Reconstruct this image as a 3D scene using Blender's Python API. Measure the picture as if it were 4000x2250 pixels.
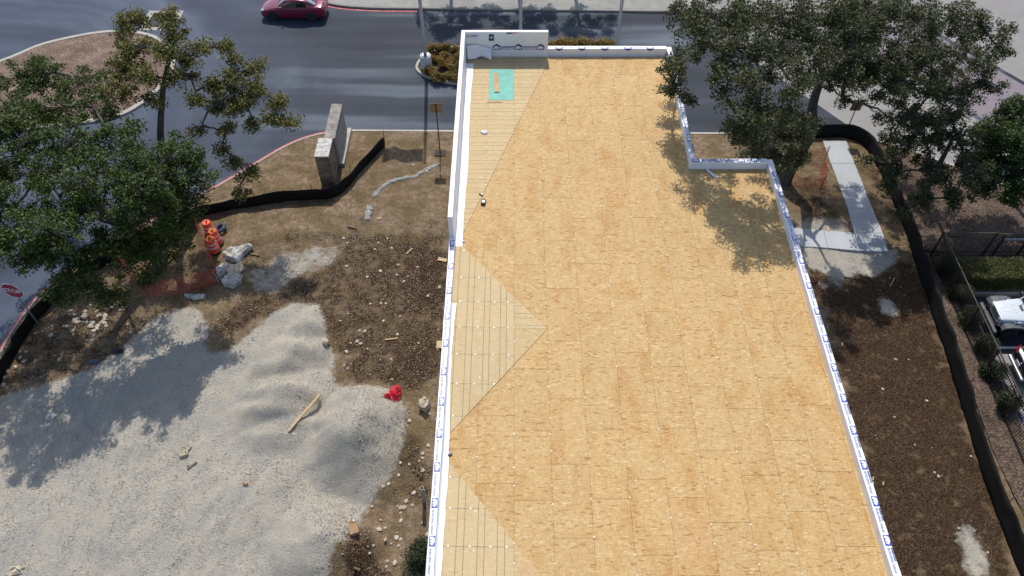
import bpy, bmesh, math, random
import numpy as np
from mathutils import Vector, Matrix

for o in list(bpy.data.objects): bpy.data.objects.remove(o)
SC = bpy.context.scene
COL = SC.collection
R = math.radians
random.seed(7); RNG = np.random.default_rng(7)

# ------------------------------------------------------------------ camera
HC = 30.3; PITCH = R(50.5); FPX = 3100.0
cam_d = bpy.data.cameras.new('camera'); cam = bpy.data.objects.new('camera', cam_d); COL.objects.link(cam)
cam.location = (0, 0, HC); cam.rotation_euler = (R(90) - PITCH, 0, 0)
cam_d.sensor_fit = 'HORIZONTAL'; cam_d.sensor_width = 36.0; cam_d.lens = 36.0 * FPX / 4000.0
cam_d.shift_x = -8 / 4000.0; cam_d.clip_end = 3000
SC.camera = cam
SC.render.resolution_x = 1024; SC.render.resolution_y = 576

# ------------------------------------------------------------------ sky, sun, exposure
SUN_EL = 53.0
SUN_DIR = Vector((-0.06, 1.0, 0)).normalized() * math.cos(R(SUN_EL)) + Vector((0, 0, math.sin(R(SUN_EL))))
world = bpy.data.worlds.new('World'); SC.world = world; world.use_nodes = True
wn = world.node_tree; bg = wn.nodes['Background']
sky = wn.nodes.new('ShaderNodeTexSky'); sky.sky_type = 'NISHITA'; sky.sun_disc = False
sky.sun_elevation = R(SUN_EL); sky.sun_rotation = math.atan2(SUN_DIR.x, SUN_DIR.y)
sky.air_density = 1.0; sky.dust_density = 1.2; sky.ozone_density = 1.0
wn.links.new(sky.outputs[0], bg.inputs[0]); bg.inputs[1].default_value = 0.15
sun_d = bpy.data.lights.new('sun', 'SUN'); sun = bpy.data.objects.new('sun', sun_d); COL.objects.link(sun)
sun_d.energy = 3.75; sun_d.angle = R(0.55); sun_d.color = (1.0, 0.95, 0.87)
sun.rotation_euler = SUN_DIR.to_track_quat('Z', 'Y').to_euler(); sun.location = (0, 40, 60)
vs = SC.view_settings; vs.view_transform = 'Standard'; vs.look = 'None'; vs.exposure = 0.0; vs.gamma = 1.0
SC.render.engine = 'CYCLES'

# ------------------------------------------------------------------ helpers
DS = 4000 / 2576.0
def P(dx, dy, z=0.0):
    """where the sight line through a point of the picture meets the level plane at height z"""
    u = (dx * DS - 2008) / FPX; v = -(dy * DS - 1125) / FPX
    c, s = math.cos(PITCH), math.sin(PITCH)
    d = Vector((u, c + v * s, -s + v * c)); t = (z - HC) / d.z
    return Vector((d.x * t, d.y * t, z))
def XY(pts, z=0.0): return [tuple(P(a, b, z)[:2]) for a, b in pts]

def tag(o, label=None, cat=None, group=None, kind=None):
    if label: o['label'] = label
    if cat: o['category'] = cat
    if group: o['group'] = group
    if kind: o['kind'] = kind
    return o
def thing(name, label, cat, loc=(0, 0, 0), rz=0.0, group=None):
    o = bpy.data.objects.new(name, None); COL.objects.link(o)
    o.location = loc; o.rotation_euler = (0, 0, rz); o.empty_display_size = 0.2
    return tag(o, label, cat, group)
def offset(o):
    v = Vector((0, 0, 0))
    while o is not None: v += o.location; o = o.parent
    return v
def link(name, me, parent=None, loc=(0, 0, 0), rz=0.0, rot=None):
    o = bpy.data.objects.new(name, me); COL.objects.link(o); o.parent = parent
    o.location = loc; o.rotation_euler = rot if rot else (0, 0, rz)
    return o
def copy_tree(o, parent=None):
    c = o.copy(); COL.objects.link(c); c.parent = parent
    for ch in o.children: copy_tree(ch, c)
    return c

class MB:
    def __init__(s): s.v = []; s.f = []; s.m = []
    def add(s, vs, fs, m=0):
        n = len(s.v); s.v += [tuple(v) for v in vs]; s.f += [tuple(i + n for i in f) for f in fs]; s.m += [m] * len(fs); return s
    def box(s, c, d, rz=0.0, m=0, mat=None):
        x, y, z = d[0] / 2, d[1] / 2, d[2] / 2
        vs = [Vector((a * x, b * y, e * z)) for e in (-1, 1) for b in (-1, 1) for a in (-1, 1)]
        M = mat if mat else Matrix.Rotation(rz, 3, 'Z')
        vs = [M @ v + Vector(c) for v in vs]
        return s.add(vs, [(0, 2, 3, 1), (4, 5, 7, 6), (0, 1, 5, 4), (2, 6, 7, 3), (0, 4, 6, 2), (1, 3, 7, 5)], m)
    def bb(s, x0, x1, y0, y1, z0, z1, m=0): return s.box(((x0 + x1) / 2, (y0 + y1) / 2, (z0 + z1) / 2), (x1 - x0, y1 - y0, z1 - z0), 0, m)
    def prism(s, poly, z0, z1, m=0):
        a = sum(poly[i][0] * poly[(i + 1) % len(poly)][1] - poly[(i + 1) % len(poly)][0] * poly[i][1] for i in range(len(poly)))
        if a < 0: poly = poly[::-1]
        n = len(poly); fz = (lambda x, y, z: z(x, y) if callable(z) else z)
        vs = [(x, y, fz(x, y, z0)) for x, y in poly] + [(x, y, fz(x, y, z1)) for x, y in poly]
        fs = [tuple(range(n - 1, -1, -1)), tuple(range(n, 2 * n))] + [(i, (i + 1) % n, (i + 1) % n + n, i + n) for i in range(n)]
        return s.add(vs, fs, m)
    def tube(s, pts, rad, n=6, m=0, cap=True):
        pts = [Vector(p) for p in pts]; k = len(pts); vs = []
        if not hasattr(rad, '__len__'): rad = [rad] * k
        ref = None
        for i, p in enumerate(pts):
            t = (pts[min(i + 1, k - 1)] - pts[max(i - 1, 0)]).normalized()
            if ref is None: ref = t.orthogonal().normalized()
            ref = (ref - t * ref.dot(t)); ref = ref.normalized() if ref.length > 1e-6 else t.orthogonal().normalized()
            b = t.cross(ref)
            for j in range(n):
                a = 2 * math.pi * j / n; vs.append(p + (ref * math.cos(a) + b * math.sin(a)) * rad[i])
        fs = [(i * n + j, i * n + (j + 1) % n, (i + 1) * n + (j + 1) % n, (i + 1) * n + j) for i in range(k - 1) for j in range(n)]
        if cap: fs += [tuple(range(n - 1, -1, -1)), tuple((k - 1) * n + j for j in range(n))]
        return s.add(vs, fs, m)
    def lathe(s, prof, n=16, c=(0, 0, 0), m=0, axis='Z'):
        vs = []
        for r, z in prof:
            for j in range(n):
                a = 2 * math.pi * j / n; p = (r * math.cos(a), r * math.sin(a), z)
                if axis == 'Y': p = (p[0], p[2], p[1])
                vs.append((p[0] + c[0], p[1] + c[1], p[2] + c[2]))
        k = len(prof)
        fs = [(i * n + j, i * n + (j + 1) % n, (i + 1) * n + (j + 1) % n, (i + 1) * n + j) for i in range(k - 1) for j in range(n)]
        fs += [tuple(range(n - 1, -1, -1)), tuple((k - 1) * n + j for j in range(n))]
        if axis == 'Y': fs = [f[::-1] for f in fs]
        return s.add(vs, fs, m)
    def mesh(s, name, mats):
        me = bpy.data.meshes.new(name); me.from_pydata(s.v, [], s.f)
        for mt in (mats if isinstance(mats, (list, tuple)) else [mats]): me.materials.append(mt)
        if any(s.m): me.polygons.foreach_set('material_index', s.m)
        me.update(); return me
    def build(s, name, mats, parent=None, world=True, smooth=False, bevel=0):
        if parent is not None and world:
            off = offset(parent); s.v = [(a - off.x, b - off.y, c - off.z) for a, b, c in s.v]
        me = s.mesh(name, mats); o = link(name, me, parent)
        if smooth: me.polygons.foreach_set('use_smooth', [True] * len(me.polygons))
        if bevel:
            md = o.modifiers.new('bevel', 'BEVEL'); md.width = bevel; md.segments = 2; md.limit_method = 'ANGLE'
        return o

def smooth_path(pts, step=0.3):
    pts = [Vector((*p, 0)) if len(p) == 2 else Vector(p) for p in pts]
    out = []
    for i in range(len(pts) - 1):
        p0 = pts[max(i - 1, 0)]; p1 = pts[i]; p2 = pts[i + 1]; p3 = pts[min(i + 2, len(pts) - 1)]
        n = max(1, int((p2 - p1).length / step))
        for j in range(n):
            t = j / n
            out.append(0.5 * ((2 * p1) + (p2 - p0) * t + (2 * p0 - 5 * p1 + 4 * p2 - p3) * t * t + (3 * p1 - p0 - 3 * p2 + p3) * t ** 3))
    out.append(pts[-1]); return out
def clip_half(poly, a, b, c):
    """keep a*x+b*y<=c"""
    out = []
    for i in range(len(poly)):
        p, q = poly[i], poly[(i + 1) % len(poly)]
        dp = a * p[0] + b * p[1] - c; dq = a * q[0] + b * q[1] - c
        if dp <= 0: out.append(p)
        if (dp < 0 < dq) or (dq < 0 < dp):
            t = dp / (dp - dq); out.append((p[0] + (q[0] - p[0]) * t, p[1] + (q[1] - p[1]) * t))
    return out
def clip_rect(poly, x0, x1, y0, y1):
    for h in ((-1, 0, -x0), (1, 0, x1), (0, -1, -y0), (0, 1, y1)):
        poly = clip_half(poly, *h)
        if len(poly) < 3: return []
    return poly
def area(p): return abs(sum(p[i][0] * p[(i + 1) % len(p)][1] - p[(i + 1) % len(p)][0] * p[i][1] for i in range(len(p)))) / 2
_L = RNG.random((256, 256))
def vnoise(x, y, s=1.0, o=0.0):
    x = np.asarray(x) / s + 37.3 + o; y = np.asarray(y) / s + 91.7 + o * 1.7
    xi = np.floor(x).astype(int); yi = np.floor(y).astype(int); fx = x - xi; fy = y - yi
    fx = fx * fx * (3 - 2 * fx); fy = fy * fy * (3 - 2 * fy)
    g = lambda a, b: _L[a % 256, b % 256]
    return (g(xi, yi) * (1 - fx) + g(xi + 1, yi) * fx) * (1 - fy) + (g(xi, yi + 1) * (1 - fx) + g(xi + 1, yi + 1) * fx) * fy
def fbm(x, y, s, o=0.0):
    return (vnoise(x, y, s, o) + .5 * vnoise(x, y, s / 2.1, o + 5) + .25 * vnoise(x, y, s / 4.3, o + 11)) / 1.75
def pip(x, y, poly):
    x = np.asarray(x); y = np.asarray(y); ins = np.zeros(x.shape, bool); n = len(poly)
    for i in range(n):
        x1, y1 = poly[i]; x2, y2 = poly[(i + 1) % n]
        if y1 == y2: continue
        c = ((y1 > y) != (y2 > y)) & (x < (x2 - x1) * (y - y1) / (y2 - y1) + x1); ins ^= c
    return ins

# ------------------------------------------------------------------ materials
class NT:
    def __init__(s, name):
        s.mat = bpy.data.materials.new(name); s.mat.use_nodes = True; s.t = s.mat.node_tree; s.b = s.t.nodes['Principled BSDF']
    def n(s, typ, ins=None, **kw):
        nd = s.t.nodes.new('ShaderNode' + typ)
        for k, v in kw.items(): setattr(nd, k, v)
        for k, v in (ins or {}).items():
            if hasattr(v, 'is_output') or isinstance(v, bpy.types.NodeSocket): s.t.links.new(v, nd.inputs[k])
            else: nd.inputs[k].default_value = v
        return nd
    def pos(s, sc=(1, 1, 1), rz=0.0, obj=False):
        if obj: src = s.n('TexCoord').outputs['Object']
        else: src = s.n('NewGeometry').outputs['Position']
        return s.n('Mapping', {'Vector': src, 'Scale': sc, 'Rotation': (0, 0, rz)}).outputs[0]
    def noise(s, vec, scale, detail=4.0, rough=.55): return s.n('TexNoise', {'Vector': vec, 'Scale': scale, 'Detail': detail, 'Roughness': rough}).outputs['Fac']
    def ramp(s, fac, stops):
        r = s.n('ValToRGB', {'Fac': fac}); cr = r.color_ramp
        while len(cr.elements) < len(stops): cr.elements.new(.5)
        for e, (p, c) in zip(cr.elements, stops): e.position = p; e.color = (*c, 1) if len(c) == 3 else c
        return r.outputs[0]
    def mix(s, a, b, f, mode='MIX'):
        m = s.n('Mix', data_type='RGBA', blend_type=mode)
        for i, v in ((0, f), (6, a), (7, b)):
            if isinstance(v, bpy.types.NodeSocket): s.t.links.new(v, m.inputs[i])
            else: m.inputs[i].default_value = (*v, 1) if (i > 0 and len(v) == 3) else v
        return m.outputs[2]
    def math(s, op, a, b=0.0, c=0.0): return s.n('Math', {0: a, 1: b, 2: c}, operation=op).outputs[0]
    def set(s, color=None, rough=None, metal=None, bump=None, bs=.3, bd=.02, spec=None):
        for k, v in (('Base Color', color), ('Roughness', rough), ('Metallic', metal), ('Specular IOR Level', spec)):
            if v is None: continue
            if isinstance(v, bpy.types.NodeSocket): s.t.links.new(v, s.b.inputs[k])
            else: s.b.inputs[k].default_value = (*v, 1) if hasattr(v, '__len__') else v
        if bump is not None:
            b = s.n('Bump', {'Height': bump, 'Strength': bs, 'Distance': bd}); s.t.links.new(b.outputs[0], s.b.inputs['Normal'])
        return s.mat

def plain(name, c, rough=.6, metal=0.0, var=.15, scale=6.0, spec=None):
    t = NT(name); v = t.noise(t.pos(), scale)
    a = tuple(x * (1 - var) for x in c); b = tuple(min(1, x * (1 + var)) for x in c)
    return t.set(t.ramp(v, [(.3, a), (.7, b)]), rough, metal, spec=spec)

def mat_osb(name, tint=(1, 1, 1), pale=0.0, lines=None):
    t = NT(name); g = t.pos()
    wv = t.n('TexNoise', {'Vector': t.pos((3, 3, 1)), 'Scale': 1.0, 'Detail': 2.0}).outputs['Color']
    def strand(sc, rz, ch):
        v = t.n('Mapping', {'Vector': t.n('VectorMath', {0: g, 1: t.n('VectorMath', {0: wv, 3: .12}, operation='SCALE').outputs[0]}, operation='ADD').outputs[0], 'Scale': sc, 'Rotation': (0, 0, rz)}).outputs[0]
        return t.n('SeparateColor', {0: t.n('TexVoronoi', {'Vector': v, 'Scale': 1.0}).outputs['Color']}).outputs[ch]
    f1 = strand((10, 36, 1), R(15), 0); f2 = strand((38, 10, 1), R(-20), 1); f3 = strand((13, 40, 1), R(62), 2); f4 = strand((7, 26, 1), R(-40), 0)
    a = t.math('MULTIPLY_ADD', f1, .34, t.math('MULTIPLY_ADD', f2, .34, t.math('MULTIPLY', f3, .32)))
    light = (.605, .428, .198); mid = (.545, .360, .150); dark = (.43, .245, .09)
    col = t.ramp(a, [(.15, dark), (.32, (.49, .308, .12)), (.52, mid), (.85, light)])
    col = t.mix(col, (.36, .16, .045), t.math('MULTIPLY', t.math('GREATER_THAN', f4, .955), .75))
    col = t.mix(col, (.70, .53, .27), t.math('MULTIPLY', t.math('LESS_THAN', f4, .05), .6))
    orn = t.n('ObjectInfo').outputs['Random']; sv = t.n('VectorMath', {0: t.pos((1.5, .62, 1)), 1: t.n('CombineXYZ', {0: t.math('MULTIPLY', orn, 3.0), 1: t.math('MULTIPLY', orn, 9.0), 2: t.math('MULTIPLY', orn, 2.0)}).outputs[0]}, operation='ADD').outputs[0]
    big = t.noise(sv, 1.0, 3.0, .5)
    col = t.mix(col, t.mix(col, (.88, .75, .57), 1.0, 'MULTIPLY'), t.ramp(big, [(.50, (0, 0, 0)), (.76, (1, 1, 1))]))
    rnd = t.n('ObjectInfo').outputs['Random']
    col = t.mix(col, t.ramp(rnd, [(0, (.97, .955, .94)), (.5, (1, 1, 1)), (.93, (1.02, 1.015, 1.0)), (1, (1.01, .96, .95))]), 1.0, 'MULTIPLY')
    st = t.noise(g, 2.3, 5.0, .6)
    col = t.mix(col, (.30, .16, .07), t.math('MULTIPLY', t.ramp(st, [(.66, (0, 0, 0)), (.78, (1, 1, 1))]), .35))
    if pale: col = t.mix(col, (.58, .475, .29), pale)
    if lines:
        sep = t.n('SeparateXYZ', {0: t.n('NewGeometry').outputs['Position']})
        w = sep.outputs['X' if lines == 'x' else 'Y']
        acc = None
        for off in ((-.02, .203, .61, .815) if lines == 'x' else (.05, .39, .60, .98)):
            m = t.math('PINGPONG', t.math('ADD', w, 20 - off), .61 if lines == 'x' else .6)
            k = t.math('LESS_THAN', m, .011); acc = k if acc is None else t.math('MAXIMUM', acc, k)
        col = t.mix(col, (.13, .15, .05), t.math('MULTIPLY', acc, .75))
    if tint != (1, 1, 1): col = t.mix(col, tint, 1.0, 'MULTIPLY')
    return t.set(col, .75, bump=a, bs=.25, bd=.004)
M = {}
M['osb'] = mat_osb('osb')
M['osb_x'] = mat_osb('osb_printed_along', pale=.55, lines='x')
M['osb_y'] = mat_osb('osb_printed_across', pale=.52, lines='y')
M['osb_pale'] = mat_osb('osb_pale', pale=.3)
M['osb_teal'] = plain('teal_sheathing', (.12, .42, .34), .6, var=.12, scale=3)
M['substrate'] = plain('dark_deck_substrate', (.10, .055, .025), .9)  # dark brown deck under the boards, visible through the open joints
t = NT('house_wrap'); w = t.noise(t.pos((1, 1, 1)), 2.2, 5); w2 = t.noise(t.pos((40, 40, 40)), 1.0, 2)
M['wrap'] = t.set(t.ramp(w, [(.3, (.78, .79, .84)), (.7, (.86, .87, .90))]), .42, bump=t.math('ADD', w, t.math('MULTIPLY', w2, .08)), bs=.35, bd=.03)
M['ink'] = plain('wrap_ink_navy', (.018, .035, .17), .5)
M['ink_blue'] = plain('wrap_ink_blue', (.035, .075, .42), .5, var=.1)
M['ink_grey'] = plain('wrap_ink_grey', (.24, .28, .42), .5)
M['ink_red'] = plain('wrap_ink_red', (.40, .08, .09), .5)
M['bear_white'] = plain('wrap_print_white', (.76, .77, .80), .5, var=.03)
M['plate_white'] = plain('white_clip', (.80, .80, .78), .5)
# asphalt
def mat_asphalt(name, mixed=True):
    t = NT(name); g = t.pos(); sep = t.n('SeparateXYZ', {0: g})
    fine = t.noise(g, 20, 3, .7)
    ringv = t.n('Mapping', {'Vector': t.n('NewGeometry').outputs['Position'], 'Location': (29, -40, .13), 'Scale': (.8, 1, 1)}).outputs[0]
    rad = t.n('VectorMath', {0: ringv}, operation='LENGTH').outputs['Value']
    wob = t.noise(t.pos((.12, .12, 1)), 1.0, 3)
    cmb = t.n('CombineXYZ', {0: t.math('MULTIPLY_ADD', wob, 2.2, t.math('MULTIPLY', rad, .42)), 1: t.math('MULTIPLY', sep.outputs[1], .05), 2: 0.0}).outputs[0]
    s1 = t.noise(cmb, 1.0, 2.5, .45)
    cm2 = t.n('CombineXYZ', {0: t.math('MULTIPLY', sep.outputs[0], .035), 1: t.math('MULTIPLY_ADD', wob, .8, t.math('MULTIPLY', sep.outputs[1], .62)), 2: 3.0}).outputs[0]
    s2 = t.noise(cm2, 1.0, 2.0, .45)
    w = t.ramp(t.math('MULTIPLY_ADD', sep.outputs[0], .05, 1.1), [(.0, (0, 0, 0)), (.62, (1, 1, 1))])
    strk = t.mix(s1, s2, w)
    c1 = t.ramp(strk, [(.28, (.033, .044, .070)), (.5, (.053, .069, .103)), (.74, (.098, .121, .162))])
    c2 = t.ramp(strk, [(.36, (.017, .022, .032)), (.52, (.030, .038, .053)), (.68, (.105, .124, .152))])
    col = t.mix(c1, c2, w)
    blot = t.noise(t.pos((.22, .3, 1)), 1.0, 4)
    col = t.mix(col, t.ramp(blot, [(.35, (.86, .87, .90)), (.65, (1.12, 1.11, 1.10))]), 1.0, 'MULTIPLY')
    col = t.mix(col, t.ramp(fine, [(.3, (.82, .82, .82)), (.7, (1.18, 1.18, 1.18))]), 1.0, 'MULTIPLY')
    return t.set(col, .75, bump=fine, bs=.3, bd=.01, spec=.3)
M['asphalt'] = mat_asphalt('asphalt'); M['asphalt_lot'] = M['asphalt']
def mat_conc(name, c, var=.2, sc=1.2):
    t = NT(name); a = t.noise(t.pos(), sc, 6, .65); f = t.noise(t.pos(), 30, 2)
    col = t.ramp(a, [(.28, tuple(x * (1 - var) for x in c)), (.7, tuple(x * (1 + var * .5) for x in c))])
    col = t.mix(col, t.ramp(f, [(.3, (.9, .9, .9)), (.7, (1.08, 1.08, 1.08))]), 1.0, 'MULTIPLY')
    rnd = t.n('ObjectInfo').outputs['Random']
    col = t.mix(col, t.ramp(rnd, [(0, (.9, .9, .9)), (1, (1.06, 1.06, 1.06))]), 1.0, 'MULTIPLY')
    return t.set(col, .85, bump=f, bs=.2, bd=.005)
M['conc'] = mat_conc('concrete_kerb', (.42, .39, .34))
M['conc_far'] = mat_conc('concrete_pavement', (.30, .29, .26), .25)
M['conc_walk'] = mat_conc('concrete_walk', (.46, .48, .49), .08)
M['conc_drive'] = mat_conc('concrete_drive', (.27, .255, .24), .12)
M['conc_white'] = mat_conc('concrete_post_base', (.50, .51, .52), .12)
t = NT('clay_pavers'); br = t.n('TexBrick', {'Vector': t.pos((1, 1, 1), R(30)), 'Color1': (.19, .155, .17, 1), 'Color2': (.23, .18, .195, 1), 'Mortar': (.22, .21, .22, 1), 'Scale': 4.0, 'Mortar Size': .03})
M['pavers'] = t.set(t.mix(br.outputs[0], t.ramp(t.noise(t.pos(), .5, 4), [(.3, (.9, .92, .97)), (.7, (1.1, 1.03, 1.02))]), 1.0, 'MULTIPLY'), .8)
t = NT('kerb_red_paint'); a = t.noise(t.pos(), 5, 5, .7)
M['red_paint'] = t.set(t.ramp(a, [(.36, (.45, .37, .34)), (.46, (.42, .035, .06)), (.8, (.50, .05, .085))]), .6)
# site soil driven by zone attribute
t = NT('site_soil'); g = t.pos()
at = t.n('Attribute', attribute_name='zone'); sp = t.n('SeparateColor', {0: at.outputs['Color']})
n1 = t.noise(g, .8, 6, .65); n2 = t.noise(g, 4.0, 5, .65); n3 = t.noise(g, 14, 3, .6)
tan = t.ramp(n2, [(.28, (.15, .10, .06)), (.5, (.27, .19, .122)), (.72, (.41, .315, .215))])
dry = t.ramp(n3, [(.3, (.085, .065, .032)), (.5, (.17, .122, .062)), (.7, (.27, .19, .10))])
tan = t.mix(tan, dry, t.ramp(n1, [(.42, (0, 0, 0)), (.58, (1, 1, 1))]))
drk = t.ramp(n3, [(.3, (.022, .012, .007)), (.5, (.058, .033, .018)), (.72, (.125, .078, .044))])
cell = t.n('TexVoronoi', {'Vector': g, 'Scale': 36.0}); cr = t.n('SeparateColor', {0: cell.outputs['Color']}).outputs[0]
mid = t.noise(g, 1.5, 5, .6)
grv = t.ramp(cr, [(.0, (.31, .285, .24)), (.5, (.43, .40, .345)), (1, (.54, .51, .45))])
grv = t.mix(grv, (.55, .485, .38), t.math('MULTIPLY', t.ramp(n1, [(.42, (0, 0, 0)), (.62, (1, 1, 1))]), .7))
dm = t.math('MULTIPLY_ADD', t.math('SUBTRACT', mid, .5), 2.0, t.math('MULTIPLY_ADD', t.math('SUBTRACT', n2, .5), .9, sp.outputs[1]))
c1 = t.mix(tan, drk, t.ramp(dm, [(.30, (0, 0, 0)), (.78, (1, 1, 1))]))
speck = t.ramp(t.math('MULTIPLY_ADD', t.math('SUBTRACT', mid, .5), .55, cr), [(.90, (0, 0, 0)), (.95, (1, 1, 1))])
c1 = t.mix(c1, (.42, .36, .265), t.math('MULTIPLY', speck, sp.outputs[2]))
gm = t.ramp(t.math('MULTIPLY_ADD', t.math('SUBTRACT', mid, .5), .7, t.math('MULTIPLY_ADD', t.math('SUBTRACT', n2, .5), .7, sp.outputs[0])), [(.36, (0, 0, 0)), (.64, (1, 1, 1))])
c1 = t.mix(c1, grv, gm)
M['soil'] = t.set(c1, .95, bump=t.math('MULTIPLY_ADD', cell.outputs['Distance'], -.6, t.math('MULTIPLY_ADD', n3, .5, n2)), bs=.9, bd=.06, spec=.1)
M['ground'] = plain('plain_soil', (.17, .14, .09), .95, var=.4, scale=.8)
def mat_mulch(name, a, b, c, sc=16):
    t = NT(name); v = t.n('TexVoronoi', {'Vector': t.pos((1, 2.2, 1), R(25)), 'Scale': sc}); f = t.n('SeparateColor', {0: v.outputs['Color']}).outputs[0]
    col = t.ramp(f, [(0, a), (.5, b), (1, c)]); n = t.noise(t.pos(), .9, 5)
    col = t.mix(col, t.ramp(n, [(.3, (.7, .68, .66)), (.7, (1.2, 1.2, 1.2))]), 1.0, 'MULTIPLY')
    return t.set(col, .95, bump=f, bs=.8, bd=.03, spec=.1)
M['mulch'] = mat_mulch('bark_mulch', (.10, .065, .05), (.22, .155, .12), (.36, .27, .22))
M['mulch_dark'] = mat_mulch('leaf_litter', (.05, .035, .028), (.12, .085, .062), (.24, .18, .14))
M['mulch_island'] = mat_mulch('island_soil', (.05, .03, .022), (.11, .07, .05), (.2, .14, .1))
t = NT('limestone'); a = t.noise(t.pos(), 5, 6, .65); rnd = t.n('ObjectInfo').outputs['Random']
M['stone'] = t.set(t.mix(t.ramp(a, [(.3, (.42, .365, .275)), (.7, (.62, .56, .45))]), t.ramp(rnd, [(0, (.75, .73, .7)), (1, (1.1, 1.07, 1.02))]), 1.0, 'MULTIPLY'), .9, bump=a, bs=.5, bd=.03)
t = NT('limestone_grey'); a = t.noise(t.pos(), 3.5, 7, .7)
M['stone_grey'] = t.set(t.ramp(a, [(.32, (.24, .23, .205)), (.5, (.46, .445, .41)), (.75, (.62, .61, .57))]), .9, bump=a, bs=.8, bd=.06)
t = NT('pebbles'); rp = t.n('NewGeometry').outputs['Random Per Island']
M['pebble'] = t.set(t.ramp(rp, [(0, (.20, .175, .13)), (.5, (.38, .32, .235)), (1, (.54, .48, .38))]), .9)
M['gravel_pebble'] = None
t = NT('gravel_pebbles'); rp = t.n('NewGeometry').outputs['Random Per Island']
M['gravel_pebble'] = t.set(t.ramp(rp, [(0, (.35, .325, .28)), (.5, (.45, .42, .37)), (1, (.54, .515, .465))]), .9)
t = NT('black_geotextile'); a_ = t.noise(t.pos((1.2, 1.2, 3)), 1.6, 6, .7); b_ = t.noise(t.pos(), 5.0, 4)
M['black_fabric'] = t.set(t.ramp(a_, [(.4, (.005, .005, .0055)), (.68, (.0075, .0075, .0075)), (.9, (.020, .018, .015))]), .7, bump=t.math('ADD', a_, t.math('MULTIPLY', b_, .5)), bs=.5, bd=.06, spec=.2)
M['rust'] = plain('rusty_steel_post', (.035, .022, .016), .8)
M['steel'] = plain('galvanised_steel', (.33, .35, .37), .45, .6, scale=9)
M['pole_metal'] = plain('painted_pole', (.44, .46, .48), .42, .25, scale=3)
M['dark_metal'] = plain('dark_bronze_metal', (.040, .032, .027), .55, .3)
M['rail_metal'] = plain('bronze_rail', (.085, .060, .050), .45, .3)
M['spill'] = plain('hardened_grey_concrete', (.30, .295, .28), .95, var=.3, scale=12)
M['black_metal'] = plain('black_metal', (.012, .011, .011), .5, .3)
M['wood'] = plain('sawn_pine', (.50, .36, .20), .75, var=.25, scale=8)
M['wood_old'] = plain('weathered_timber', (.20, .14, .08), .85, var=.3, scale=8)
M['card'] = plain('cardboard', (.36, .22, .12), .85, var=.15)
M['pvc'] = plain('grey_pvc', (.34, .33, .31), .5)
M['orange'] = plain('drum_orange', (.72, .085, .018), .45, var=.15)
M['band_white'] = plain('drum_reflective_band', (.55, .56, .58), .35, var=.1)
M['rubber'] = plain('black_rubber', (.018, .018, .02), .75)
M['bluegrey'] = plain('weathered_blue_rubber', (.07, .09, .13), .8)
M['yellow'] = plain('caution_yellow', (.65, .40, .03), .5)
M['sign_red'] = plain('sign_red', (.35, .012, .03), .35, var=.06)
M['sign_white'] = plain('sign_white', (.78, .78, .80), .35, var=.03)
M['sign_back'] = plain('sign_back_bronze', (.36, .205, .105), .5, .2)
M['sign_back_dark'] = plain('sign_back_brown', (.16, .12, .085), .5, .2)
M['red_net'] = plain('red_plastic_net', (.52, .012, .028), .5, var=.35, scale=40)
M['white_plastic'] = plain('white_plastic', (.74, .72, .74), .4)
M['gloss_black'] = plain('black_plastic', (.015, .014, .015), .3)
M['brown_plastic'] = plain('brown_leather', (.09, .065, .055), .6)
M['flag'] = plain('flag_cloth', (.55, .55, .58), .8)
t = NT('brown_brick_stone'); a = t.noise(t.pos(), 7, 5, .65); rnd = t.n('ObjectInfo').outputs['Random']
M['brick'] = t.set(t.mix(t.ramp(a, [(.3, (.17, .125, .095)), (.7, (.29, .22, .165))]), t.ramp(rnd, [(0, (.62, .58, .62)), (.5, (1, 1, 1)), (1, (1.35, 1.25, 1.05))]), 1.0, 'MULTIPLY'), .9, bump=a, bs=.5, bd=.02)
M['mortar'] = plain('mortar', (.46, .40, .32), .9, var=.2)
M['cap_pale'] = plain('limewashed_cap', (.52, .50, .46), .9, var=.35, scale=7)
t = NT('weathered_cap'); a = t.noise(t.pos(), 3, 6, .7)
M['cap'] = t.set(t.ramp(a, [(.35, (.17, .15, .13)), (.55, (.30, .275, .24)), (.75, (.55, .53, .50))]), .9, bump=a, bs=.3, bd=.01)
M['panel_stone'] = plain('cast_panel', (.27, .255, .235), .8, var=.15)
# orange mesh fence: woven strips with open holes
t = NT('orange_mesh'); uv = t.n('TexCoord').outputs['UV']
sx = t.n('SeparateXYZ', {0: uv}); ha = t.math('GREATER_THAN', t.math('FRACT', t.math('MULTIPLY', sx.outputs[0], 14)), .20)
hb = t.math('GREATER_THAN', t.math('FRACT', t.math('MULTIPLY', sx.outputs[1], 9)), .18)
t.set((.42, .045, .022), .6); hole = t.math('MULTIPLY', ha, hb)
inv = t.math('SUBTRACT', 1.0, hole); t.t.links.new(inv, t.b.inputs['Alpha']); M['orange_mesh'] = t.mat
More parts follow.
